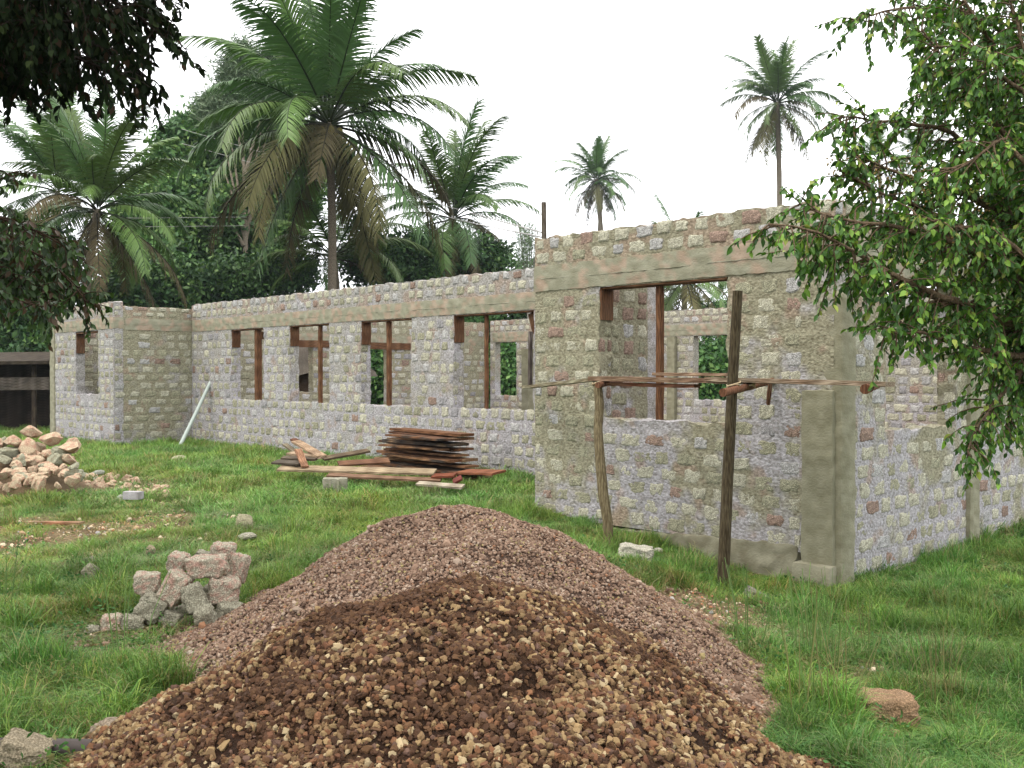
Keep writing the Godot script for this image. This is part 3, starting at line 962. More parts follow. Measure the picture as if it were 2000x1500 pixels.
func build_background() -> void:
	rng.seed = 77
	var broad := []
	for k in 4: broad.append(clump(22, 0.62, 0.3, 100 + k, 0.5))
	var wisp := []
	for k in 3: wisp.append(clump(26, 0.7, 0.4, 200 + k, 0.12))
	var deep := [[lin(82, 115, 62), 4.0], [lin(62, 95, 55), 4.0], [lin(105, 135, 72), 2.0], [lin(52, 80, 50), 3.0]]
	var mango := [[lin(91, 127, 67), 4.0], [lin(72, 108, 60), 4.0], [lin(117, 146, 79), 2.0], [lin(60, 91, 52), 2.0]]
	var fresh := [[lin(80, 119, 57), 3.0], [lin(59, 96, 48), 3.0], [lin(105, 138, 71), 1.0]]
	var grey_g := [[lin(112, 130, 100), 3.0], [lin(92, 114, 84), 3.0], [lin(128, 144, 112), 1.0]]
	var bark := lin(110, 98, 84)
	# large dense tree behind the left part of the building
	var f := on_ground(410, 46)
	tree("broadleaf_tree", "large dense dark green tree behind the left half of the building", "tree", f, 4.0, 0.35, [ellipsoid(430, 300, 46, 110, 75, f), ellipsoid(365, 365, 45, 80, 75, f), ellipsoid(315, 430, 45, 75, 75, f), ellipsoid(500, 380, 46, 110, 100, f), ellipsoid(400, 440, 44, 130, 90, f), ellipsoid(430, 285, 47, 55, 30, f), ellipsoid(560, 330, 47, 80, 90, f), ellipsoid(340, 520, 43, 120, 70, f)], 9500, broad, mango, 0.55, 1.1, bark)
	# wispy tall tree whose pale trunk shows left of the big palm
	f = on_ground(480, 42)
	var pale := tree("casuarina_tree", "tall wispy grey green tree with a pale trunk left of the big palm", "tree", f, 8.2, 0.13, [ellipsoid(470, 150, 42, 34, 50, f), ellipsoid(440, 215, 42, 40, 26, f), ellipsoid(555, 120, 43, 40, 38, f), ellipsoid(520, 190, 42, 40, 35, f), ellipsoid(470, 100, 42, 14, 10, f), ellipsoid(415, 205, 42, 20, 12, f)], 1500, wisp, grey_g, 0.5, 1.0, lin(168, 156, 140), "", 0.3)
	var lm := MB.new()
	for e in [[[478, 420], [455, 385], [440, 340]], [[480, 370], [510, 345], [540, 335]], [[476, 480], [462, 455], [450, 425]], [[482, 340], [470, 300], [462, 220]], [[482, 330], [500, 260], [530, 180]]]:
		var pts := []
		for q in e: pts.append(P(q[0], q[1], 41.9) - f)
		lm.tube(pts, [0.09, 0.06, 0.025], 6, lin(168, 156, 140))
	put("limb", lm.mesh(), M.bark, pale)
	# undergrowth and bushes behind and beside the building, each a thing
	var spots := [[240, 560, 36, 70, 70, 0, "dark bush behind the far left corner of the building"], [330, 560, 37, 70, 55, 0, "dark bush behind the wall under the dense tree"], [455, 545, 38, 70, 45, 0, "dark green bush behind the wall left of the big palm trunk"], [560, 530, 39, 60, 45, 0, "dark bush just left of the big palm trunk"], [730, 510, 40, 70, 50, 0, "dark bush just right of the big palm trunk"], [820, 500, 41, 70, 45, 0, "dark bush between the big palm and the shorter palm beside it"], [930, 505, 42, 70, 40, 0, "low dark bush under the right hand palm of the grove"], [740, 730, 36, 60, 60, 1, "bright bush seen through the third window of the long front"], [990, 730, 36, 65, 60, 1, "bright bush seen through the window beside the near block"], [1285, 745, 34, 60, 65, 1, "bright bush seen through the left half of the near window"], [1400, 740, 34, 55, 70, 1, "bright bush seen through the right half of the near window"], [1410, 615, 58, 45, 22, 1, "small round bush top above the rear wall in the near window"], [940, 640, 40, 60, 30, 1, "bush rising above the rear wall behind the fourth window"], [20, 600, 33, 90, 110, 0, "dark thicket beyond the left end of the building"], [70, 500, 31, 70, 60, 0, "dark thicket above the shed at the far left"], [610, 690, 44, 50, 60, 0, "dark bush seen through the second window of the long front"], [1090, 560, 40, 110, 70, 0, "dark bush hidden behind the near block"]]
	for s in spots:
		f = on_ground(s[0], s[2])
		var e := ellipsoid(s[0], s[1], s[2], s[3], s[4], f)
		var lobes := [e]
		for k in 4:
			var c: Vector3 = e[0] + Vector3(rr(-0.7, 0.7) * e[1].x, -rr(0.1, 0.9) * absf(e[0].y) * 0.8, rr(-0.5, 0.5))
			lobes.append([c, e[1] * rr(0.6, 0.95)])
		tree("bush", s[6], "bush", f, e[0].y * 0.6, 0.07, lobes, 900, broad, deep if s[5] == 0 else fresh, 0.45, 0.85, bark, "bushes around the building", 0.5)
	# palms
	palm("large coconut palm with drooping olive fronds towering behind the long front", on_ground(638, 35), P(642, 240, 35), 5.7, 0.17, [6, 6, 6, 6, 6, 8, 8, 5], 7, "", Color(0.95, 1, 0.95), 9)
	palm("coconut palm at the far left with a pale trunk behind the building's left end", on_ground(160, 31), P(190, 408, 31), 3.6, 0.15, [5, 5, 5, 5, 4, 5, 4, 3], 12)
	palm("shorter palm with grey hanging dead fronds right of the large palm", on_ground(880, 42), P(885, 425, 42), 4.3, 0.16, [4, 5, 5, 4, 4, 5, 6, 7], 21, "", Color(0.9, 0.95, 0.95))
	palm("young low palm spreading beneath the large palm", on_ground(655, 38), P(652, 500, 38), 3.6, 0.14, [0, 2, 3, 5, 5, 3, 0, 0], 33)
	palm("slender palm behind the far left palm", on_ground(115, 44), P(112, 372, 44), 4.6, 0.14, [4, 4, 4, 3, 3, 3, 1, 1], 41)
	palm("far palm with a bent twin trunk left of the sky's middle", on_ground(1168, 105), P(1165, 350, 105), 4.6, 0.3, [4, 5, 5, 5, 5, 5, 5, 3], 52, "", Color(0.9, 1, 1.05))
	palm("second thin trunked palm of the far pair", on_ground(1182, 106), P(1176, 372, 106), 3.4, 0.22, [1, 2, 2, 3, 3, 3, 3, 2], 55, "", Color(0.9, 1, 1.05))
	palm("tall lone palm with a brown skirt above the near block", on_ground(1513, 82), P(1518, 200, 82), 5.2, 0.26, [5, 5, 6, 5, 4, 6, 4, 12], 63, "", Color(0.95, 1, 1))
	palm("distant palm showing between leaves left of the right hand tree", on_ground(1715, 110), P(1715, 312, 110), 4.6, 0.25, [3, 3, 3, 3, 3, 3, 2, 1], 71)
	palm("distant palm deepest behind the right hand tree", on_ground(1795, 112), P(1795, 305, 112), 5.0, 0.25, [3, 3, 4, 3, 3, 3, 2, 1], 74)
	palm("palm showing in the upper left of the near window", on_ground(1288, 66), P(1288, 568, 66), 4.0, 0.2, [2, 2, 3, 3, 3, 4, 5, 4], 81)
	palm("palm showing behind the prop of the near window", on_ground(1340, 58), P(1338, 540, 58), 4.6, 0.2, [2, 3, 3, 3, 3, 5, 6, 5], 85)
	palm("small bright palm in the upper right of the near window", on_ground(1402, 70), P(1402, 588, 70), 2.6, 0.14, [2, 2, 3, 3, 3, 2, 0, 0], 88)
	# bare sapling and post rising behind the junction of the long front and the near block
	var sap := thing("sapling", "nearly bare thin sapling behind the end of the long front", "sapling", on_ground(1035, 30))
	var sm := MB.new()
	for k in 9:
		var a := Vector3(0, 2.5, 0)
		var b := P(1010 + k * 6, 410 + (k * 37 % 60), 30) - sap.position
		sm.tube([a, a.lerp(b, 0.5) + Vector3(0, 0.4, 0), b], [0.03, 0.018, 0.006], 5, lin(150, 146, 140))
	sm.tube([Vector3.ZERO, Vector3(0, 2.6, 0)], [0.05, 0.03], 6, lin(150, 146, 140))
	put("stem", sm.mesh(), M.bark, sap)
	crown(sap, [ellipsoid(1025, 480, 30, 22, 50, sap.position)], 90, wisp, grey_g, 0.18, 0.4, 0.1)
	var pm := MB.new()
	var pa := P(1062, 395, 13.6)
	var pb := Vector3(pa.x, 0, pa.z)
	pm.tube([pb, pb.lerp(pa, 0.6) + Vector3(0.02, 0, 0), pa], [0.04, 0.036, 0.034], 8, lin(112, 104, 94))
	tag(put("post", pm.mesh(), M.pole), "dark wooden post sticking up behind the near block's left edge", "post")
	# wires
	var wires := [[P(355, 252, 42), P(905, 412, 33), P(1062, 455, 13.6), "upper wire slanting down in front of the large palm"], [P(355, 280, 42), P(905, 432, 33), P(1062, 464, 13.6), "lower wire slanting down in front of the large palm"], [P(60, 423, 33), P(270, 426, 36), P(478, 424, 41), "upper level wire between the far left palm and the pale trunk"], [P(60, 440, 33), P(270, 443, 36), P(478, 441, 41), "lower level wire between the far left palm and the pale trunk"]]
	for w in wires:
		var wm := MB.new()
		var pts := []
		var rad := []
		for k in 21:
			var t := k / 20.0
			var q: Vector3 = w[0].lerp(w[1], t * 2.0) if t < 0.5 else w[1].lerp(w[2], t * 2.0 - 1.0)
			pts.append(q)
			rad.append(0.011)
		wm.tube(pts, rad, 5, lin(150, 148, 146))
		tag(put("wire", wm.mesh(), M.plain), w[3], "wire", "overhead wires")
	# thatched hut seen through the second window, and the dark shed at the far left
	var hut := thing("thatched_hut", "grey thatched hut seen through the second window of the long front", "hut", on_ground(590, 31))
	var hm := MB.new()
	var rows := []
	var cols := []
	for b in 7:
		var row := PackedVector3Array()
		var cr := PackedColorArray()
		for a in 41:
			var u := TAU * a / 40.0
			var q := float(b) / 6.0
			var rad := lerpf(2.3, 0.1, q) * (1.0 + 0.05 * sin(a * 7.0))
			row.append(Vector3(cos(u) * rad, lerpf(1.55, 3.3, q) + 0.09 * na.get_noise_2d(a * 40.0, b * 30.0) - (0.12 * absf(sin(a * 2.7)) if b == 0 else 0.0), sin(u) * rad))
			cr.append(lin(112, 106, 98) * rr(0.5, 1.2))
		rows.append(row)
		cols.append(cr)
	hm.grid(rows, cols, false)
	put("thatch_roof", hm.mesh(), M.thatch, hut)
	var hw := MB.new()
	hw.tube([Vector3(0, 0, 0), Vector3(0, 1.6, 0)], [1.9, 1.9], 24, lin(84, 70, 56))
	put("mud_wall", hw.mesh(), M.soil, hut)
	var shed := thing("shed", "dark open fronted shed with wooden posts beyond the left end", "shed", on_ground(35, 25.5))
	var dark := lin(66, 58, 50)
	for x in [-1.9, -0.65, 0.7]:
		board(shed, "post", Vector3(x, 0, 0.6), Vector3(x, 1.75, 0.6), 0.1, 0.1, Vector3.RIGHT, dark, lin(90, 80, 68), x)
	board(shed, "wall_plate", Vector3(-2.3, 1.2, 0.66), Vector3(1.1, 1.24, 0.66), 0.06, 0.32, Vector3.UP, lin(120, 112, 104), lin(96, 90, 84), 2.0)
	board(shed, "back_wall", Vector3(-2.3, 0.9, -1.2), Vector3(1.1, 0.9, -1.2), 0.06, 1.8, Vector3.UP, dark, lin(52, 46, 40), 2.0)
	board(shed, "roof", Vector3(-2.5, 1.86, -0.2), Vector3(1.2, 1.9, -0.2), 2.4, 0.09, Vector3(0, 1, 0.12), lin(84, 76, 66), dark, 5.0)

# ---------------------------------------------------------------- near trees with single leaves
func leaf_shape(L: float, w: float, curl: float, seed_n: int) -> ArrayMesh:
	var m := MB.new()
	var prof := [0.0, 0.55, 0.95, 1.0, 0.8, 0.45, 0.12, 0.0]
	var rows := []
	var cols := []
	for k in 8:
		var t := [0.0, 0.1, 0.28, 0.45, 0.62, 0.78, 0.9, 1.0][k] as float
		var c := Vector3(t * L, -curl * L * t * t, 0)
		var hw: float = prof[k] * w * 0.5
		rows.append(PackedVector3Array([c + Vector3(0, hw * 0.35, -hw), c, c + Vector3(0, hw * 0.35, hw)]))
		cols.append(PackedColorArray([Color(1, 1, 1), Color(1.25, 1.25, 1.1), Color(1, 1, 1)]))
	m.grid(rows, cols, seed_n % 2 == 0)
	return m.mesh()

func leafy_tree(called: String, label: String, base: Vector3, fork: Vector3, trunk_r: float, limbs: Array, twig_len: float, leaf_len: float, tones: Array, bark: Color, spacing: float, seed_n: int, leaf_m: StandardMaterial3D, hang := 0.6) -> Node3D:
	var o := thing(called, label, "tree", base)
	rng.seed = seed_n
	var tm := MB.new()
	tm.tube([Vector3(0, -0.2, 0), (fork - base) * 0.5 + Vector3(0.1, 0, 0), fork - base], [trunk_r * 1.3, trunk_r, trunk_r * 0.85], 12, bark)
	put("trunk", tm.mesh(), M.bark, o)
	var twigs := MB.new()
	var list := []
	for l in limbs:
		var pts := [fork - base]
		for q in l: pts.append(q - base)
		var cv := Curve3D.new()
		for k in pts.size():
			var tan_v: Vector3 = (pts[mini(k + 1, pts.size() - 1)] - pts[maxi(k - 1, 0)]) * 0.18
			cv.add_point(pts[k], -tan_v, tan_v)
		var len_c := cv.get_baked_length()
		var path := []
		var radii := []
		var n := 20
		for k in n + 1:
			path.append(cv.sample_baked(len_c * k / n) + rand_dir() * 0.008)
			radii.append(lerpf(trunk_r * 0.32, 0.004, pow(float(k) / n, 0.6)))
		var lm := MB.new()
		lm.tube(path, radii, 7, bark)
		put("limb", lm.mesh(), M.bark, o)
		var s := (pts[0] as Vector3).distance_to(pts[1]) * 0.55
		while s < len_c:
			s += spacing * rr(0.6, 1.4)
			var at := cv.sample_baked(minf(s, len_c))
			var ahead := (cv.sample_baked(minf(s + 0.05, len_c + 0.0)) - cv.sample_baked(maxf(s - 0.05, 0.0))).normalized()
			var dir: Vector3 = (ahead * 0.55 + rand_dir() * 0.9 + Vector3(0, -0.1, 0)).normalized()
			var tl := twig_len * rr(0.4, 1.2) * lerpf(1.0, 0.6, s / len_c)
			var p := at
			var tp := [p]
			var steps := 7
			for k in steps:
				dir = (dir + Vector3.DOWN * 0.12 + rand_dir() * 0.16).normalized()
				p += dir * tl / steps
				tp.append(p)
			var tr := []
			for k in steps + 1: tr.append(lerpf(0.005, 0.0016, float(k) / steps))
			twigs.tube(tp, tr, 4, bark * 1.05, false)
			var nl := int(tl / leaf_len * 2.6) + 2
			for k in nl:
				var t := (0.2 + 0.8 * (k + rr(0.0, 0.8)) / nl) * steps
				var i0 := mini(int(t), steps - 1)
				var lp: Vector3 = tp[i0].lerp(tp[i0 + 1], clampf(t - i0, 0.0, 1.0))
				var ld: Vector3 = ((tp[i0 + 1] - tp[i0]).normalized() * 0.5 + rand_dir() * 0.75 + Vector3.DOWN * hang).normalized()
				var bs := frame(ld, (Vector3.UP + rand_dir() * 0.8).normalized())
				list.append([lp, Transform3D(bs * Basis.from_scale(Vector3.ONE * rr(0.65, 1.15)), lp), pick(tones)])
	put("twigs", twigs.mesh(), M.bark, o).set_meta("kind", "stuff")
	var shapes := []
	for k in 4: shapes.append(leaf_shape(leaf_len, leaf_len * rr(0.44, 0.54), rr(0.05, 0.35), k))
	var cam := Vector3(0, EYE, 0) - base
	var inside := func(q: Vector3) -> bool:
		var w := q + base
		var d := -w.z
		return d > 1.0 and absf(w.x / d) < 0.52 and absf((w.y - EYE) / d + 0.01) < 0.39
	list.sort_custom(func(a, b): return (a[0] as Vector3).distance_squared_to(cam) + (0.0 if inside.call(a[0]) else 1e4) < (b[0] as Vector3).distance_squared_to(cam) + (0.0 if inside.call(b[0]) else 1e4))
	var tone_mats := {}
	for k in mini(300, list.size()):
		var e: Array = list[k]
		if not tone_mats.has(e[2]):
			var mt: StandardMaterial3D = leaf_m.duplicate()
			mt.albedo_color = e[2].linear_to_srgb()
			tone_mats[e[2]] = mt
		put("leaf", shapes[k % 4], tone_mats[e[2]], o, e[1])
	scatter("foliage", shapes, leaf_m, o, list.slice(300))
	print(called, " leaves ", list.size())
	return o

func build_near_trees() -> void:
	# right: fig-like tree whose trunk stands outside the picture
	var base := Vector3(3.7, ground_y(3.7, 5.6), -5.6)
	var fork := Vector3(3.55, 1.75, -5.5)
	var bark := lin(116, 98, 80)
	var limbs := [
		[P(2010, 655, 5.4), P(1900, 610, 5.2), P(1810, 578, 5.1), P(1700, 520, 5.0), P(1590, 500, 4.9)],
		[P(2030, 560, 5.6), P(1950, 488, 5.4), P(1840, 425, 5.3), P(1740, 385, 5.2), P(1640, 335, 5.1)],
		[P(2060, 470, 5.8), P(1980, 388, 5.7), P(1880, 275, 5.5), P(1840, 250, 5.4), P(1720, 236, 5.3), P(1640, 230, 5.2)],
		[P(2120, 300, 6.0), P(2000, 100, 5.8), P(1930, 45, 5.7), P(1850, 20, 5.6), P(1760, 15, 5.5), P(1680, 40, 5.4)],
		[P(2080, 420, 5.4), P(1990, 300, 5.3), P(1900, 180, 5.2), P(1850, 120, 5.2), P(1800, 60, 5.2)],
		[P(2080, 400, 6.2), P(1980, 250, 6.2), P(1900, 130, 6.1), P(1840, 170, 6.0), P(1790, 190, 6.0)],
		[P(2060, 500, 6.4), P(1970, 330, 6.4), P(1900, 220, 6.3), P(1880, 60, 6.2), P(1900, -60, 6.2)],
		[P(2040, 640, 5.9), P(1960, 540, 5.9), P(1880, 470, 5.8), P(1800, 450, 5.8), P(1740, 440, 5.7)],
		[P(2100, 380, 5.6), P(2040, 230, 5.6), P(1960, 120, 5.5), P(1900, 30, 5.4), P(1850, -40, 5.4)],
		[P(2100, 420, 5.9), P(2030, 280, 5.9), P(1950, 200, 5.8), P(1870, 160, 5.8), P(1800, 130, 5.7)],
		[P(2080, 400, 5.3), P(2010, 200, 5.1), P(1960, 150, 5.0), P(1900, 90, 5.0), P(1830, 90, 5.0)],
		[P(2040, 690, 5.2), P(1960, 690, 5.1), P(1880, 680, 5.0), P(1800, 650, 4.9), P(1730, 650, 4.9)],
		[P(2060, 480, 5.5), P(1960, 420, 5.4), P(1860, 370, 5.3), P(1760, 340, 5.2), P(1660, 300, 5.1)],
		[P(2010, 640, 5.2), P(1900, 600, 5.0), P(1790, 560, 4.9), P(1680, 500, 4.8), P(1580, 450, 4.75), P(1500, 440, 4.7)],
		[P(2030, 560, 5.3), P(1900, 490, 5.1), P(1780, 450, 5.0), P(1660, 430, 4.9), P(1560, 400, 4.85)],
		[P(2070, 640, 5.4), P(2000, 720, 5.2), P(1930, 800, 5.1), P(1890, 880, 5.0)],
		[P(2060, 560, 5.0), P(2000, 500, 4.9), P(1930, 450, 4.9), P(1860, 440, 4.8), P(1790, 420, 4.8)],
		[P(2090, 330, 5.2), P(2030, 180, 5.2), P(1990, 60, 5.2), P(1960, -40, 5.2)],
		[P(2080, 640, 5.8), P(2010, 720, 5.7), P(1985, 780, 5.6), P(1965, 830, 5.6)],
		[P(2070, 420, 5.0), P(2010, 330, 4.9), P(1960, 270, 4.9), P(1920, 300, 4.8), P(1850, 340, 4.8)],
		[P(2090, 520, 6.0), P(2020, 420, 6.0), P(1950, 350, 6.0), P(1870, 330, 6.0), P(1810, 350, 6.0)],
		[P(2090, 200, 5.5), P(2040, 60, 5.5), P(2000, -40, 5.5), P(1900, -80, 5.5)],
		[P(2300, 200, 5.8), P(2400, 0, 5.9), P(2500, -100, 6.0)], [P(2350, 400, 5.4), P(2500, 300, 5.0)], [P(2250, 300, 4.6), P(2400, 100, 4.0)],
	]
	var tones := [[lin(82, 120, 44), 4.0], [lin(68, 104, 42), 4.0], [lin(112, 146, 54), 2.4], [lin(54, 84, 40), 3.0], [lin(138, 150, 68), 0.7]]
	var t := leafy_tree("fig_tree", "leafy green tree reaching in from the right before the building's corner", base, fork, 0.16, limbs, 0.42, 0.047, tones, bark, 0.017, 301, M.leaf)
	rng.seed = 9
	var figs := []
	for c in [[1740, 350], [1800, 380], [1700, 330], [1780, 345], [1870, 420], [1900, 400], [1930, 350], [1850, 480], [1820, 520], [1890, 500], [1640, 320], [1760, 560], [1840, 600], [1910, 580]]:
		for k in 40:
			figs.append([0.0, Transform3D(Basis.from_scale(Vector3.ONE * rr(0.004, 0.0065)), P(c[0] + rng.randfn() * 22.0, c[1] + rng.randfn() * 18.0, 5.2 + rng.randfn() * 0.08) - base), pick([[lin(132, 112, 66), 2.0], [lin(110, 100, 60), 1.0], [lin(150, 130, 84), 1.0]])])
	scatter("figs", [ico(1).mesh()], M.pebble, t, figs)
	# left: crown hanging over the viewer, its shade put into the leaf colour
	base = Vector3(-4.6, ground_y(-4.6, 3.6), -3.6)
	fork = Vector3(-4.3, 2.9, -4.0)
	var dark := [[lin(34, 44, 26), 4.0], [lin(27, 36, 23), 4.0], [lin(44, 54, 30), 1.0], [lin(54, 42, 32), 0.8]]  # green leaves darkened here to stand for backlight and canopy shade
	limbs = [
		[P(-150, 32, 5.6), P(-20, 32, 5.5), P(100, 62, 5.4), P(200, 92, 5.3), P(300, 157, 5.3)],
		[P(-120, -28, 5.4), P(20, -28, 5.3), P(150, -18, 5.2), P(260, 22, 5.2), P(325, 82, 5.2)],
		[P(-100, 112, 5.7), P(0, 112, 5.6), P(80, 137, 5.6), P(150, 147, 5.5)],
		[P(-120, 72, 5.2), P(20, 82, 5.1), P(110, 102, 5.0), P(200, 132, 5.0), P(250, 152, 5.0)],
		[P(-100, -88, 5.4), P(60, -78, 5.3), P(200, -58, 5.3), P(300, -28, 5.2)],
		[P(-120, 12, 6.0), P(0, 2, 6.0), P(120, 22, 6.0), P(220, 32, 6.0), P(300, 2, 6.0)],
		[P(-100, 72, 6.2), P(40, 52, 6.2), P(150, 82, 6.2), P(240, 82, 6.2)],
		[P(-120, 32, 5.0), P(0, 32, 4.9), P(80, 42, 4.8), P(160, 42, 4.8), P(230, 12, 4.8)],
		[P(-100, -28, 4.8), P(0, -48, 4.7), P(100, -8, 4.6), P(180, -8, 4.6)],
		[P(-100, 132, 5.3), P(-20, 142, 5.3), P(60, 152, 5.3)],
		[P(-100, -148, 5.0), P(50, -178, 4.6), P(250, -188, 4.4), P(420, -168, 4.2)],
		[P(-60, -248, 5.0), P(150, -288, 4.4), P(400, -268, 3.8), P(600, -288, 3.4)],
		[Vector3(-5.5, 4.2, -3.0), Vector3(-6.5, 5.0, -2.0)], [Vector3(-4.0, 4.4, -2.6), Vector3(-3.0, 5.2, -1.0), Vector3(-2.0, 5.4, 0.5)], [Vector3(-3.5, 4.6, -3.4), Vector3(-2.2, 5.4, -3.0), Vector3(-1.0, 5.6, -2.4), Vector3(0.2, 5.4, -2.0)], [Vector3(-4.6, 4.4, -2.6), Vector3(-4.4, 5.2, -0.6), Vector3(-4.0, 5.2, 1.0)],
	]
	var mixed := [[lin(52, 74, 34), 4.0], [lin(64, 88, 40), 2.5], [lin(42, 58, 32), 3.0], [lin(74, 56, 38), 1.6]]
	var low_limbs := [
		[P(-120, 420, 6.4), P(-40, 440, 6.3), P(40, 480, 6.2), P(110, 520, 6.2), P(170, 590, 6.1)],
		[P(-120, 480, 6.5), P(-30, 520, 6.4), P(50, 560, 6.3), P(110, 570, 6.2), P(160, 560, 6.2)],
		[P(-120, 400, 6.6), P(-60, 420, 6.6), P(20, 430, 6.6), P(80, 470, 6.5), P(120, 500, 6.5)],
		[P(-140, 330, 6.4), P(-60, 340, 6.4), P(-10, 330, 6.4), P(25, 345, 6.4)],
		[P(-120, 440, 6.2), P(-40, 500, 6.2), P(30, 540, 6.1), P(90, 570, 6.1)],
		[P(-130, 380, 6.0), P(-50, 400, 5.9), P(30, 440, 5.8), P(100, 460, 5.8), P(150, 500, 5.8)],
		[P(-130, 500, 5.9), P(-40, 560, 5.8), P(40, 590, 5.8), P(100, 600, 5.7)],
		[P(-130, 450, 6.8), P(-40, 470, 6.8), P(60, 500, 6.7), P(130, 540, 6.7)],
	]
	leafy_tree("low_tree", "leafy tree with reddish young leaves reaching in low at the left before the shed", Vector3(-5.2, ground_y(-5.2, 6.4), -6.4), Vector3(-4.9, 2.2, -6.4), 0.12, low_limbs, 0.36, 0.058, mixed, lin(72, 58, 46), 0.022, 303, M.leaf)
	leafy_tree("shade_tree", "tree hanging over from the upper left corner, leaves coloured dark as in shade", base, fork, 0.2, limbs, 0.42, 0.06, dark, lin(50, 42, 36), 0.017, 302, M.shaded_leaf)

# ---------------------------------------------------------------- loose objects
func build_scaffold() -> void:
	var o := thing("scaffold", "rough scaffold of two poles and planks before the near window", "scaffold", W(Vector2(1.3, 8.9), 0))
	var g := func(p: Vector3) -> Vector3: return p - o.position
	var pole := MB.new()
	var path := []
	for q in [[1190, 1090, 9.05], [1187, 1020, 9.1], [1178, 965, 9.18], [1172, 900, 9.25], [1168, 840, 9.35], [1171, 790, 9.45], [1167, 748, 9.52]]:
		path.append(g.call(P(q[0], q[1], q[2])))
	pole.tube(path, [0.05, 0.047, 0.05, 0.048, 0.043, 0.046, 0.042], 10, lin(128, 118, 92))
	put("crooked_pole", pole.mesh(), M.pole, o).set_meta("label", "crooked pole bent near its foot")
	var p2 := MB.new()
	path = []
	for q in [[1412, 1145, 8.2], [1420, 960, 8.2], [1430, 760, 8.18], [1441, 568, 8.15]]:
		path.append(g.call(P(q[0], q[1], q[2])))
	p2.tube(path, [0.05, 0.047, 0.044, 0.04], 10, lin(92, 84, 64))
	put("straight_pole", p2.mesh(), M.pole, o).set_meta("label", "taller straight dark pole")
	var wa := lin(154, 130, 108)
	var wb := lin(138, 110, 90)
	var left := W(Vector2(0.814, 9.62), 1.455)
	var right := W(Vector2(2.843, 7.49), 1.42)
	board(o, "plank", g.call(left + Vector3(-0.02, 0, 0)), g.call(left.lerp(right, 0.56)), 0.2, 0.045, Vector3.UP, wa, wb, 1.0)
	board(o, "plank", g.call(left.lerp(right, 0.44) + Vector3(0, 0.012, 0.06)), g.call(right), 0.17, 0.04, Vector3(0.05, 1, 0), lin(176, 160, 140), wa, 2.0)
	board(o, "plank", g.call(left.lerp(right, 0.25) + Vector3(0, 0.05, -0.03)), g.call(left.lerp(right, 0.52) + Vector3(0, 0.055, -0.03)), 0.14, 0.03, Vector3.UP, wa, lin(186, 160, 136), 3.0)
	board(o, "plank", g.call(left + Vector3(0.0, -0.05, 0.02)), g.call(left.lerp(right, 0.4) + Vector3(0, -0.05, 0.02)), 0.1, 0.035, Vector3.UP, lin(140, 92, 70), wb, 4.0)
	board(o, "plank", g.call(P(1028, 756, 10.9)), g.call(P(1172, 740, 9.6)), 0.12, 0.035, Vector3.UP, lin(164, 160, 136), lin(150, 138, 112), 5.0)
	var bars := [[P(1412, 767, 7.85), P(1516, 742, 9.0), 0.034], [P(1168, 752, 9.3), P(1215, 742, 10.2), 0.03], [P(1690, 760, 7.45), P(1712, 752, 8.1), 0.04]]
	for b in bars:
		var m := MB.new()
		m.tube([g.call(b[0]), g.call(b[0].lerp(b[1], 0.5)), g.call(b[1])], [b[2], b[2] * 0.92, b[2] * 0.85], 9, lin(138, 98, 76))
		put("crossbar", m.mesh(), M.pole, o)
	board(o, "peg", g.call(P(1500, 790, 8.6)), g.call(P(1505, 742, 8.5)), 0.04, 0.03, Vector3.RIGHT, lin(140, 92, 70), wb, 7.0)
	for c in [P(1433, 752, 8.17), P(1462, 754, 8.35), P(1168, 748, 9.5)]:
		var m := MB.new()
		for t in 3:
			var ring := []
			var rad := []
			for k in 13:
				var a := TAU * k / 12.0
				ring.append(g.call(c) + Vector3(cos(a) * 0.056, (t - 1) * 0.014 + 0.02 * sin(a + t), sin(a) * 0.056))
				rad.append(0.005)
			m.tube(ring, rad, 5, lin(176, 158, 128), false)
		put("rope_lashing", m.mesh(), M.plain, o)

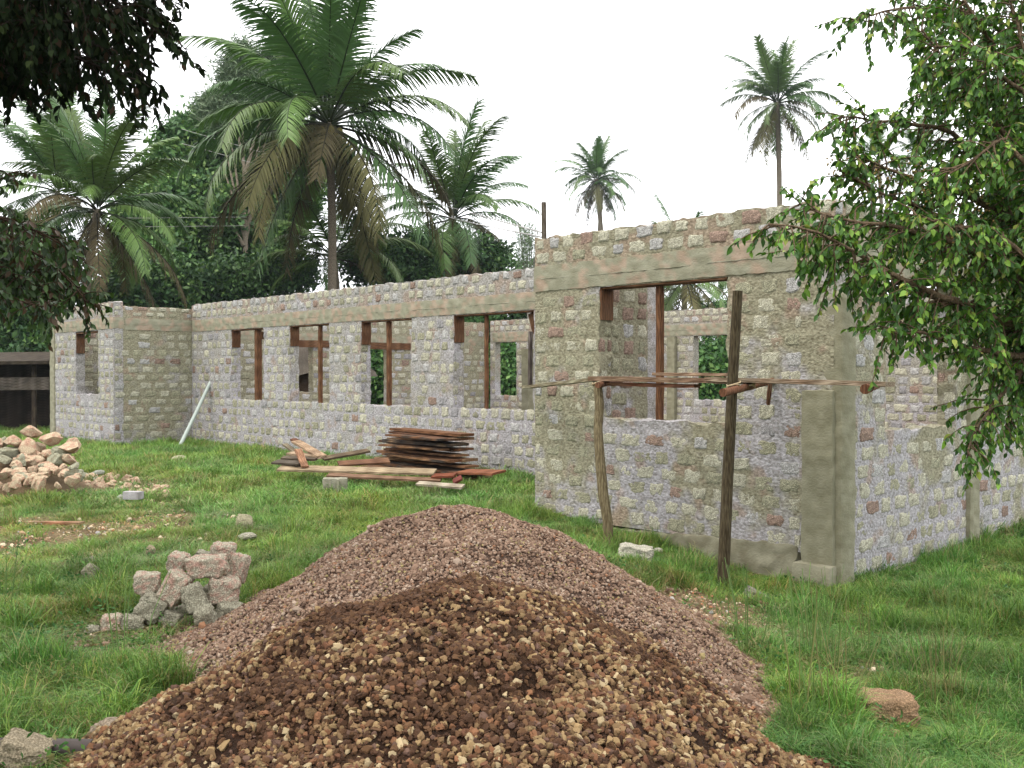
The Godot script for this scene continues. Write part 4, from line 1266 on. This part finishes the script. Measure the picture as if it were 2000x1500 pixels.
func build_planks() -> void:
	rng.seed = 5150
	var reds := [lin(130, 92, 66), lin(106, 74, 55), lin(152, 116, 86), lin(90, 68, 54), lin(76, 70, 66), lin(156, 132, 106)]
	var ordinals := ["topmost", "second", "third", "fourth", "fifth", "sixth", "seventh", "eighth", "ninth", "tenth", "eleventh", "twelfth", "thirteenth", "fourteenth"]
	var c := W(Vector2(-1.22, 14.15), 0.0)
	var along := W(-DIRL, 0.0)
	var side := W(FRONT, 0.0)
	var layer := 0
	for k in 13:
		var f := k / 12.0                                   # 0 at the top of the stack
		var y := 0.1 + (12 - k) * 0.048
		var reach := lerpf(0.72, 1.12, smooth(0.3, 1.0, f))
		var mid := c + along * (lerpf(0.02, -0.02, f) + rr(-0.1, 0.14)) + side * rr(-0.06, 0.08)
		var turn := rr(-0.11, 0.11)
		var dir := along.rotated(Vector3.UP, turn)
		var tilt := Vector3(0, rr(-0.012, 0.02) + 0.03 * sin(k * 2.1), 0)
		var c1: Color = reds[rng.randi() % reds.size()]
		var o := board(self, "plank", mid - dir * reach * rr(0.95, 1.15) + Vector3(0, y, 0) + tilt, mid + dir * reach + Vector3(0, y, 0) - tilt, rr(0.24, 0.46), rr(0.026, 0.044), Vector3.UP, c1, reds[rng.randi() % reds.size()], k * 3.0)
		tag(o, "reddish brown plank, %s from the top of the stack by the long front" % ordinals[k] if k > 0 else "reddish brown topmost plank of the stack by the long front", "plank", "planks stacked by the long front")
		if k % 3 == 1:
			var o2 := board(self, "plank", mid - dir * reach * 0.7 + side * 0.3 + Vector3(0, y, 0), mid + dir * reach * 1.02 + side * 0.27 + Vector3(0, y - 0.01, 0), rr(0.12, 0.18), 0.028, Vector3.UP, reds[rng.randi() % 3], reds[4], k * 5.0 + 1.0)
			tag(o2, "narrow plank on the near side of the stack, level with its %s board" % ordinals[k], "plank", "planks stacked by the long front")
	var loose := [
		[545, 914, 13.0, 850, 922, 12.7, 0.2, lin(184, 166, 138), "long pale weathered plank lying in front of the stack"],
		[640, 928, 12.75, 862, 938, 12.5, 0.12, lin(150, 120, 98), "narrow grey brown plank lowest in front of the stack"],
		[815, 944, 12.3, 905, 951, 12.1, 0.12, lin(196, 186, 168), "short pale offcut in the grass below the stack"],
		[845, 930, 12.6, 890, 928, 12.5, 0.14, lin(146, 84, 60), "short red board end before the stack"],
		[900, 921, 13.1, 975, 923, 12.6, 0.26, lin(160, 104, 76), "wide orange brown board jutting out on the right of the stack"],
		[885, 942, 12.3, 902, 932, 12.3, 0.14, lin(124, 66, 56), "small red brown block of wood by the stack's foot"],
		[565, 885, 13.6, 632, 893, 13.2, 0.12, lin(190, 168, 142), "pale plank slanting on the small heap left of the stack"],
		[578, 862, 13.9, 630, 892, 13.2, 0.14, lin(186, 160, 132), "broad pale plank leaning steeply on the small heap"],
		[572, 858, 14.0, 608, 880, 13.7, 0.1, lin(120, 80, 60), "dark brown plank behind the leaning pale one"],
		[582, 878, 13.3, 596, 912, 12.9, 0.1, lin(176, 134, 106), "short plank standing against the small heap"],
		[556, 868, 14.0, 590, 892, 13.6, 0.08, lin(150, 140, 118), "thin grey plank at the left of the small heap"],
		[553, 894, 13.4, 620, 896, 13.2, 0.14, lin(110, 98, 84), "dark board under the small heap"],
		[537, 902, 13.2, 588, 905, 13.0, 0.16, lin(104, 96, 84), "lowest dark board of the small heap"],
		[630, 896, 13.6, 720, 880, 14.0, 0.12, lin(120, 104, 84), "slanting board between the small heap and the stack"],
		[660, 906, 13.3, 760, 900, 13.5, 0.18, lin(134, 98, 74), "flat board between the small heap and the stack"],
	]
	for q in loose:
		var o := board(self, "plank", P(q[0], q[1], q[2]), P(q[3], q[4], q[5]), q[6], 0.03, Vector3(0.1, 1, 0.25), q[7], q[7] * 0.8, q[0])
		tag(o, q[8], "plank")
	var o3 := board(self, "plank", P(-60, 1020, 10.1), P(160, 1022, 9.9), 0.1, 0.03, Vector3.UP, lin(166, 140, 110), lin(176, 122, 92), 55.0)
	tag(o3, "thin plank lying alone in the grass near the left edge", "plank")
	# hollow concrete block standing in the grass before the stack
	var hb := thing("concrete_block", "grey concrete block standing in the grass before the plank stack", "block", P(655, 970, 12.35))
	put("block_body", rough_box(Vector3(0.3, 0.27, 0.16), 0.03, 0.006, 8.0, 0.012, Vector3(2, 3, 4), lin(152, 150, 136), lin(130, 128, 114)).mesh(), M.concrete, hb, Transform3D(Basis(Vector3.UP, 0.15), Vector3(0, 0.1, 0)))
	for x in [-0.05, 0.045]:
		put("rib", rough_box(Vector3(0.03, 0.25, 0.03), 0.04, 0.003, 8.0, 0.008, Vector3(x, 0, 0), lin(176, 172, 156), lin(150, 146, 130)).mesh(), M.concrete, hb, Transform3D(Basis(Vector3.UP, 0.15), Vector3(x, 0.1, 0.09)))
	# grey green pipe leaning on the long front
	var lp := MB.new()
	lp.tube([P(345, 884, 20.3), P(382, 808, 20.75), P(418, 732, 21.25)], [0.042, 0.039, 0.036], 10, lin(168, 178, 172))
	tag(put("pole", lp.mesh(), M.plain), "grey green pole leaning against the inner corner of the long front", "pole")
	var pp := MB.new()
	pp.tube([Vector3(-3.6, ground_y(-3.6, 3.9) + 0.045, -3.9), Vector3(-2.6, ground_y(-2.6, 3.87) + 0.05, -3.87), Vector3(-1.62, ground_y(-1.6, 3.85) + 0.045, -3.84)], [0.035, 0.035, 0.035], 12, lin(74, 68, 66))
	tag(put("pipe", pp.mesh(), M.plain), "dark pipe lying in the grass at the lower left edge", "pipe")
	var st := MB.new()
	st.tube([P(75, 1482, 4.1), P(130, 1478, 4.15), P(165, 1474, 4.2), P(190, 1465, 4.25)], [0.012, 0.014, 0.012, 0.008], 7, lin(120, 100, 80))
	tag(put("stick", st.mesh(), M.pole), "thin curved stick lying beside the dark pipe", "stick")
	var tin := thing("metal_channel", "short grey metal channel at the foot of the rubble heap", "channel", P(260, 978, 10.9))
	put("channel_body", rough_box(Vector3(0.19, 0.09, 0.12), 0.05, 0.002, 6.0, 0.01, Vector3(1, 8, 2), lin(168, 166, 170), lin(150, 148, 152)).mesh(), M.concrete, tin, Transform3D(Basis(Vector3.UP, -0.2), Vector3(0, 0.06, 0)))

func resting(px: float, py: float, h: float) -> float:     # depth at which a thing seen there stands on the ground
	var d := 8.0
	for k in 12:
		var q := P(px, py + h * 0.42, d)
		d = clampf(d * (EYE - ground_y(q.x, d)) / maxf(EYE - q.y, 0.05), 3.0, 30.0)
	return d

func rock_label(k: int, px: float, py: float, s: float) -> String:
	var size := "large" if s > 14.5 else ("fair sized" if s > 11.0 else "small")
	if k > 85:
		return "%s stone strewn at the rubble heap's foot, %s" % ["tiny" if s < 7.0 else ("small" if s < 9.0 else "fist sized"), "near the metal channel" if px > 215.0 else ("halfway to the channel" if px > 165.0 else "close to the heap")]
	var where := "just under the crest" if py < 888.0 else ("halfway down the flank" if py < 922.0 else "along the bottom edge")
	var side := "at the far left" if px < 20.0 else ("in its middle" if px < 90.0 else "on its right")
	return "%s tan rock %s of the rubble heap %s" % [size, where, side]

func build_rocks() -> void:
	rng.seed = 4242
	# squared coral blocks heaped left of the gravel
	var shapes := []
	for k in 7:
		shapes.append(rough_box(Vector3(1, 1, 1), 0.085, 0.05, 3.0, 0.17, Vector3(k * 9.0, k * 4.0, k), lin(198, 190, 170), lin(202, 164, 148)).mesh())
	var shapes_grey := []
	for k in 5:
		shapes_grey.append(rough_box(Vector3(1, 1, 1), 0.085, 0.055, 3.0, 0.19, Vector3(k * 7.0 + 80.0, k * 3.0, k), lin(178, 174, 154), lin(156, 150, 132)).mesh())
	var bl := [
		[349, 1098, 7.28, 40, 38, 0.15, 0, "squared pinkish block at the upper left of the block heap"],
		[404, 1106, 7.0, 84, 44, -0.04, 0, "long pink faced block lying across the top of the heap"],
		[436, 1078, 7.35, 50, 38, 0.1, 0, "topmost block, at the back of the heap"],
		[398, 1088, 7.4, 34, 24, 0.3, 1, "small pale block behind the long pink one"],
		[465, 1110, 7.2, 38, 60, 0.2, 0, "upright block at the heap's right end"],
		[437, 1153, 7.0, 62, 58, 0.12, 0, "reddish block under the right half of the long pink one"],
		[341, 1148, 6.85, 52, 68, 0.5, 0, "tilted pink centred block in the middle of the heap"],
		[288, 1138, 7.1, 52, 44, 0.0, 0, "flat topped block at the heap's left shoulder"],
		[380, 1168, 6.8, 44, 60, -0.4, 1, "grey block leaning right in the heap's middle"],
		[296, 1188, 6.75, 54, 54, 0.6, 1, "rough grey block below the left shoulder"],
		[402, 1208, 6.65, 40, 52, -0.3, 1, "small upright block at the heap's front foot"],
		[260, 1220, 6.65, 46, 42, 0.05, 1, "smooth grey block in the grass at the left of the heap"],
		[218, 1220, 6.65, 42, 44, 0.0, 0, "orange lichened block second from the left end"],
		[180, 1240, 6.6, 30, 36, 0.2, 1, "leftmost block, half sunk in the grass"],
		[335, 1210, 6.75, 42, 34, 0.3, 1, "low block wedged under the heap's middle"],
		[450, 1200, 6.85, 56, 48, 0.15, 1, "shaded block at the heap's lower right"],
		[300, 1172, 7.3, 46, 48, 0.2, 1, "block at the back of the heap's left side"],
		[420, 1165, 7.4, 52, 46, 0.1, 1, "block at the back of the heap's right side"],
		[360, 1196, 7.3, 60, 44, 0.0, 1, "bottom block at the back of the heap"],
	]
	for q in bl:
		q[2] = 5.8 + (q[2] - 6.6) * 0.72
		var k: float = q[2] / 1950.0
		var set_s: Array = shapes if q[6] == 0 else shapes_grey
		var xf := Transform3D(Basis(Vector3(0, 0, 1), -q[5]) * Basis(Vector3.UP, rr(-0.35, 0.35)) * Basis(Vector3.RIGHT, rr(-0.2, 0.3)) * Basis.from_scale(Vector3(q[3] * k * 0.9, q[4] * k * 0.9, minf(q[3], q[4]) * k * rr(0.8, 1.0))), P(q[0], q[1], q[2]))
		tag(put("coral_block", set_s[rng.randi() % set_s.size()], M.rock, self, xf), q[7], "stone block", "coral blocks heaped left of the gravel")
	# single stones
	var singles := [
		[1242, 1084, 8.0, 64, 36, 0.12, lin(216, 212, 196), "white flat stone lying before the near wall between the poles", 0],
		[1285, 1076, 8.3, 18, 12, 0.0, lin(208, 204, 190), "small white stone beside the flat white one", 1],
		[1735, 1384, 4.7, 98, 56, 0.03, lin(172, 142, 112), "brown squared stone in the grass at the lower right", 0],
		[1748, 1432, 4.5, 22, 18, 0.0, lin(178, 150, 116), "fist sized tan stone below the brown squared stone", 1],
		[1945, 1480, 4.15, 36, 22, 0.0, lin(176, 142, 112), "tan stone at the lower right edge", 1],
		[1990, 1462, 4.2, 30, 22, 0.0, lin(166, 126, 110), "reddish stone beside the tan one at the lower right edge", 1],
		[228, 1425, 4.45, 84, 46, 0.0, lin(166, 150, 132), "large half buried stone at the left foot of the coarse heap", 1],
		[215, 1462, 4.2, 44, 30, 0.0, lin(168, 142, 122), "stone between the half buried one and the coarse heap", 1],
		[50, 1468, 4.15, 88, 50, 0.35, lin(160, 148, 126), "pointed stone in tall grass at the lower left corner", 0],
		[372, 1278, 5.35, 24, 16, 0.0, lin(196, 182, 166), "pale chip at the left edge of the fine gravel", 1],
		[478, 1020, 9.1, 38, 28, 0.2, lin(176, 170, 142), "pale stone in the grass behind the block heap", 1],
		[485, 1048, 8.9, 36, 14, 0.0, lin(180, 176, 160), "flat stone just below the pale one in the grass", 1],
		[182, 1120, 7.5, 44, 34, 0.4, lin(162, 156, 136), "grey stone left of the block heap in thin grass", 1],
		[172, 1100, 7.8, 30, 26, 0.2, lin(150, 146, 128), "rough stone behind the grey one left of the block heap", 1],
		[295, 1080, 8.1, 20, 24, 0.0, lin(168, 156, 130), "small upright stone behind the block heap", 1],
		[350, 896, 17.0, 26, 12, 0.0, lin(196, 192, 160), "pale stone in the grass below the leaning pole", 1],
		[366, 908, 16.2, 16, 14, 0.0, lin(156, 140, 110), "short stump of stone below the leaning pole", 1],
		[192, 925, 13.0, 22, 16, 0.0, lin(170, 172, 162), "round grey stone between the rubble and the left wall", 1],
		[1330, 1125, 7.4, 8, 8, 0.0, lin(236, 236, 230), "tiny white pebble on the bare earth by the straight pole", 1],
		[235, 975, 10.9, 22, 16, 0.4, lin(186, 188, 176), "pointed pale stone beside the metal channel", 1],
		[1480, 1165, 6.9, 46, 20, 0.5, lin(150, 146, 138), "grey slab fragment in the litter before the corner column", 0],
		[1498, 1182, 6.8, 34, 14, 0.2, lin(140, 104, 90), "reddish shard in the litter before the corner column", 0],
		[1610, 1085, 8.0, 20, 14, 0.0, lin(160, 154, 130), "stone at the foot of the corner column", 1],
	]
	for q in singles:
		q[2] = resting(q[0], q[1], q[4])
		var k: float = q[2] / 1950.0
		var m: MB
		if q[8] == 0: m = rough_box(Vector3(1, 1, 1), 0.085, 0.045, 3.0, 0.1, Vector3(q[0], q[1], 3), q[6], q[6] * 0.82)
		else: m = rock(3, q[0] * 0.1, 0.14, 0.07, 0.7, q[6], q[6] * 0.82)
		var f := 1.0 if q[8] == 0 else 0.56
		var at := P(q[0], q[1], q[2])
		tag(put("stone", m.mesh(), M.rock, self, Transform3D(Basis(Vector3(0, 0, 1), -q[5]) * Basis(Vector3.UP, rr(-0.4, 0.4)) * Basis.from_scale(Vector3(q[3] * k * f, q[4] * k * f, q[3] * k * f * 0.8)), at)), q[7], "stone")
	# rubble heap at the left edge
	var rs := []
	for k in 8: rs.append(rock(3, k * 3.1 + 7.0, 0.16, 0.06, 0.95, lin(216, 196, 168), lin(198, 160, 138)).mesh())
	var rg := []
	for k in 3: rg.append(rock(3, k * 5.1 + 70.0, 0.16, 0.06, 0.95, lin(178, 178, 156), lin(150, 144, 122)).mesh())
	var big := [[60, 843, 40, 18, "tan flat rock on the very top of the rubble heap"], [98, 856, 38, 24, "rounded tan rock near the rubble heap's summit"], [25, 862, 36, 20, "pinkish rock at the rubble heap's upper left"], [135, 875, 40, 22, "rock lying at the right end of the rubble heap's crest"], [118, 884, 28, 26, "greenish grey rock below the crest of the rubble heap"], [62, 874, 36, 30, "large rounded rock in the middle of the rubble heap"], [20, 884, 36, 22, "dark grey green rock at the left of the rubble heap"], [66, 900, 34, 22, "lichened rock halfway down the rubble heap"], [96, 886, 26, 18, "small yellow rock below the summit"], [100, 912, 40, 26, "wide pink rock low on the rubble heap"]]
	for q in big:
		var k := 12.9 / 1950.0
		var g: bool = q[4].contains("gr") and q[4].contains("green")
		tag(put("rubble_rock", rg[rng.randi() % 3] if g else rs[rng.randi() % 8], M.rock, self, Transform3D(Basis(Vector3.UP, rr(0, TAU)) * Basis.from_scale(Vector3(q[2] * k * 0.62, q[3] * k * 0.62, q[2] * k * 0.55)), P(q[0], q[1], 12.9 - (q[1] - 840) * 0.006))), q[4], "rock", "rocks of the rubble heap by the left edge")
	for k in 165:
		var t := pow(rng.randf(), 0.8)
		var px := lerpf(-70.0, 150.0, rng.randf())
		var py := lerpf(862.0, 955.0, t)
		var lim := lerpf(140.0, 190.0, t)
		if px > lim: px = lim - rr(0, 60)
		if k > 85:
			px = 110.0 + 215.0 * pow(rng.randf(), 1.4)
			py = lerpf(912.0, 972.0, (px - 110.0) / 230.0) + rr(-12.0, 22.0)
		var d := lerpf(13.2, 11.4, t) if k <= 85 else 1.5 * 1950.0 / (py - 726.0)
		var s := rr(8, 17) if k <= 85 else rr(5, 11)
		var kk := d / 1950.0
		var at := P(px, py, d)
		tag(put("rubble_rock", rg[rng.randi() % 3] if rng.randf() < 0.15 else rs[rng.randi() % 8], M.rock, self, Transform3D(rand_basis() * Basis.from_scale(Vector3(s * kk * rr(0.9, 1.3), s * kk * rr(0.6, 0.9), s * kk)), at)), rock_label(k, px, py, s), "rock", "small rocks on the rubble heap" if k <= 85 else "stones strewn at the rubble heap's foot")
	# earth under the rubble heap
	var mound := MB.new()
	var rows := []
	var cols := []
	for b in 15:
		var row := PackedVector3Array()
		var cr := PackedColorArray()
		for a in 25:
			var x := -9.4 + a * 0.22
			var d := 14.2 - b * 0.24
			var h := 0.6 * exp(-pow((x + 6.75) / 1.0, 2.0) - pow((d - 12.9) / 0.7, 2.0)) - 0.09 + 0.03 * na.get_noise_2d(x * 60.0, d * 60.0)
			row.append(Vector3(x, ground_y(x, d) + h, -d))
			cr.append(lin(140, 120, 96).lerp(lin(112, 94, 72), rng.randf()))
		rows.append(row)
		cols.append(cr)
	mound.grid(rows, cols, true)
	tag(put("rubble_mound", mound.mesh(), M.soil), "pinkish earth and fine rubble under the rock heap at the left", "mound", "", "stuff")
	# fine litter on bare earth
	var chips := []
	for k in 4: chips.append(rock(0, k * 2.9 + 90.0, 0.2, 0.0).flat().mesh())
	var list := []
	while list.size() < 2800:
		var d := sqrt(rr(16.0, 260.0))
		var x := rr(-0.6, 0.6) * d
		if in_building(x, d, 0.05) or heap_y(x, d) > 0.02: continue
		if rng.randf() > smooth(0.2, 0.8, bare(x, d)): continue
		var s := rr(0.004, 0.012) * (1.0 if rng.randf() < 0.93 else 2.4)
		list.append([0.0, Transform3D(rand_basis() * Basis.from_scale(Vector3(s * 1.3, s * 0.8, s)), Vector3(x, ground_y(x, d) + s * 0.4, -d)), pick([[lin(190, 176, 150), 3.0], [lin(160, 134, 106), 3.0], [lin(150, 146, 144), 1.0], [lin(168, 116, 86), 1.0]])])
	var holder := thing("gravel_litter", "loose pale chips strewn over the bare patches of earth", "gravel")
	holder.set_meta("kind", "stuff")
	scatter("chips", chips, M.pebble, holder, list)

# ---------------------------------------------------------------- grass
func tuft(n: int, h: float, spread: float, lean: float, w: float, seed_n: int) -> ArrayMesh:
	var m := MB.new()
	var r := RandomNumberGenerator.new()
	r.seed = seed_n
	for k in n:
		var a := r.randf() * TAU
		var o := Vector3(cos(a), 0, sin(a)) * spread * sqrt(r.randf())
		var dir := Vector3(r.randfn(), 0, r.randfn()) * lean
		var hh := h * r.randf_range(0.5, 1.15)
		var sa := r.randf() * TAU
		var sv := Vector3(cos(sa), 0, sin(sa)) * w * r.randf_range(0.7, 1.3)
		var f := r.randf_range(0.5, 1.4)
		var col := Color(f * r.randf_range(0.85, 1.3), f, f * r.randf_range(0.8, 1.1))
		var p1 := o + Vector3(dir.x * 0.3, 0.5, dir.z * 0.3) * hh
		var p2 := o + Vector3(dir.x * 0.8, 0.85, dir.z * 0.8) * hh
		var p3 := o + Vector3(dir.x * 1.5, 0.98 - 0.2 * dir.length(), dir.z * 1.5) * hh
		m.quad(o - sv, o + sv, p1 + sv * 0.85, p1 - sv * 0.85, col)
		m.quad(p1 - sv * 0.85, p1 + sv * 0.85, p2 + sv * 0.5, p2 - sv * 0.5, col)
		var i0 := m.vert(p2 - sv * 0.5, col)
		var i1 := m.vert(p2 + sv * 0.5, col)
		var i2 := m.vert(p3, col)
		m.tri(i0, i1, i2)
	return m.mesh()

func build_grass() -> void:
	rng.seed = 606
	var short := []
	for k in 5: short.append(tuft(16, 0.1, 0.06, 0.4, 0.0019, 500 + k))
	var tall := []
	for k in 4: tall.append(tuft(13, 0.19, 0.06, 0.35, 0.0024, 600 + k))
	var far := []
	for k in 4: far.append(tuft(14, 0.15, 0.11, 0.4, 0.0042, 700 + k))
	var bright := [[lin(116, 150, 70), 4.0], [lin(102, 138, 62), 4.0], [lin(138, 164, 86), 2.0], [lin(150, 146, 96), 1.2]]
	var lush := [[lin(96, 136, 54), 4.0], [lin(80, 122, 50), 4.0], [lin(124, 154, 70), 2.4], [lin(142, 138, 86), 1.0]]
	var dry := [[lin(150, 140, 96), 3.0], [lin(110, 118, 66), 2.0]]
	var a := []
	var b := []
	var c := []
	var tries := 0
	while tries < 190000:
		tries += 1
		var d := 3.0 + 24.0 * pow(rng.randf(), 1.7)
		var x := rr(-0.62, 0.62) * d
		if in_building(x, d, 0.03) or heap_y(x, d) > -0.005: continue
		var be := bare(x, d)
		if rng.randf() < smooth(0.12, 0.75, be) * 0.97: continue
		var left_mid := smooth(1.5, 0.2, x) * smooth(5.6, 8.5, d)
		var tone := pick(bright) if rng.randf() < left_mid else pick(lush)
		if rng.randf() < be * 0.7 + 0.05: tone = pick(dry)
		var hgt := 0.78 + 1.3 * nb.get_noise_2d(x * 14.0 + 30.0, d * 14.0)
		var wall := to_building(x, d)
		if in_building(x, d, 0.35) and (x < 0.2 or x > 2.9): hgt += 0.5
		hgt *= lerpf(1.0, 0.55, smooth(0.1, 0.6, be))
		hgt = clampf(hgt * 0.8, 0.3, 1.0)
		var near_blocks := Vector2((x + 2.02) / 0.62, (d - 5.75) / 0.5).length()
		if near_blocks < 1.0 and rng.randf() < 0.75: continue
		if near_blocks < 1.3 or (d < 3.92 and x < -1.5) or Vector2(x - 1.98, (d - 5.1) * 0.8).length() < 0.3: hgt *= 0.45
		var xf := Transform3D(Basis(Vector3.UP, rr(0, TAU)) * Basis.from_scale(Vector3(1.0, hgt * rr(0.75, 1.25), 1.0) * rr(0.85, 1.2)), Vector3(x, ground_y(x, d) - 0.01, -d))
		var wide := 1.0 + 0.4 * na.get_noise_2d(x * 9.0 + 400.0, d * 9.0)
		var hue := na.get_noise_2d(x * 5.0 + 700.0, d * 5.0) * 0.25
		tone = Color(tone.r * wide * (1.0 + hue), tone.g * wide, tone.b * wide * (1.0 - hue))
		var e := [0.0, xf, tone]
		if d > 11.0: c.append(e)
		elif nb.get_noise_2d(x * 18.0 + 140.0, d * 18.0) > 0.2 + 0.12 * smooth(5.0, 9.0, d): b.append(e)
		else: a.append(e)
	var o := thing("grass", "green grass growing over the ground round the heaps and the walls", "grass")
	o.set_meta("kind", "stuff")
	scatter("short_grass", short, M.grass, o, a)
	scatter("tall_grass", tall, M.grass, o, b)
	scatter("far_grass", far, M.grass, o, c)
	# broad-leaved weeds among the grass
	var weeds := []
	for k in 3: weeds.append(clump(12, 0.07, 0.028, 800 + k, 0.5))
	var wl := []
	while wl.size() < 900:
		var d := 3.5 + 12.0 * pow(rng.randf(), 1.6)
		var x := rr(-0.6, 0.6) * d
		if in_building(x, d, 0.05) or heap_y(x, d) > 0.0 or nb.get_noise_2d(x * 16.0 + 300.0, d * 16.0) < 0.05: continue
		wl.append([0.0, Transform3D(Basis(Vector3.UP, rr(0, TAU)) * Basis.from_scale(Vector3.ONE * rr(0.6, 1.3)), Vector3(x, ground_y(x, d) + 0.05, -d)), pick([[lin(60, 102, 46), 2.0], [lin(88, 124, 58), 1.0], [lin(112, 110, 66), 0.5]])])
	scatter("weeds", weeds, M.grass, o, wl)
	# thin flowering stalks right of the gravel
	var stalk := MB.new()
	for k in 6:
		var q := Vector3(rng.randfn(), 0, rng.randfn()) * 0.04
		stalk.tube([q, q * 1.6 + Vector3(0, 0.25, 0), q * 2.6 + Vector3(0.02, 0.48, 0)], [0.0032, 0.0026, 0.0018], 4, Color(1, 1, 1), false)
	var st := []
	for k in 44:
		var d := rr(4.6, 7.4)
		var x := d * rr(0.2, 0.5)
		if k > 34:
			d = rr(4.2, 8.0)
			x = -d * rr(0.2, 0.52)
		if heap_y(x, d) > 0.0 or in_building(x, d, 0.05): continue
		st.append([0.0, Transform3D(Basis(Vector3.UP, rr(0, TAU)) * Basis.from_scale(Vector3.ONE * rr(0.5, 1.1)), Vector3(x, ground_y(x, d), -d)), pick([[lin(96, 124, 64), 3.0], [lin(116, 116, 70), 1.0]])])
	scatter("grass_stalks", [stalk.mesh()], M.grass, o, st)
	print("grass ", a.size(), " ", b.size(), " ", c.size())

# ---------------------------------------------------------------- scene
func _ready() -> void:
	var cam := Camera3D.new()
	cam.name = "camera"
	cam.fov = 42.08
	cam.near = 0.1
	cam.far = 2000.0
	cam.transform = Transform3D(cam_basis, Vector3(0, EYE, 0))
	add_child(cam)
	cam.current = true
	var sky_m := ProceduralSkyMaterial.new()
	sky_m.sky_top_color = Color(1.0, 1.0, 1.0)
	sky_m.sky_horizon_color = Color(0.92, 0.93, 0.95)
	sky_m.sky_curve = 0.2
	sky_m.ground_bottom_color = Color(0.4, 0.4, 0.36)
	sky_m.ground_horizon_color = Color(0.9, 0.9, 0.9)
	sky_m.sky_energy_multiplier = 1.1
	var env := Environment.new()
	env.background_mode = Environment.BG_SKY
	env.sky = Sky.new()
	env.sky.sky_material = sky_m
	env.tonemap_mode = Environment.TONE_MAPPER_LINEAR
	env.tonemap_exposure = 2.2
	env.fog_enabled = true
	env.fog_density = 0.0003
	env.fog_light_color = Color(0.86, 0.9, 0.95)
	env.sdfgi_enabled = true
	env.ssao_enabled = true
	env.ssil_enabled = true
	var we := WorldEnvironment.new()
	we.name = "world_environment"
	we.environment = env
	add_child(we)
	var sun := DirectionalLight3D.new()
	sun.name = "sun"
	sun.light_color = Color(1.0, 0.97, 0.92)
	sun.light_energy = 0.35
	sun.light_angular_distance = 25.0
	sun.shadow_enabled = true
	add_child(sun)
	sun.look_at_from_position(Vector3.ZERO, Vector3(0.45, -1.0, -0.35), Vector3.UP)
	rng.seed = 20
	na.noise_type = FastNoiseLite.TYPE_SIMPLEX_SMOOTH
	na.frequency = 0.1
	na.fractal_octaves = 2
	na.seed = 4
	nb.noise_type = FastNoiseLite.TYPE_SIMPLEX_SMOOTH
	nb.frequency = 0.1
	nb.fractal_octaves = 3
	nb.seed = 9
	make_materials()
	make_stone_shapes()
	build_ground()
	build_building()
	build_background()
	build_near_trees()
	build_scaffold()
	build_planks()
	rng.seed = 31
	build_heaps()
	build_rocks()
	build_grass()
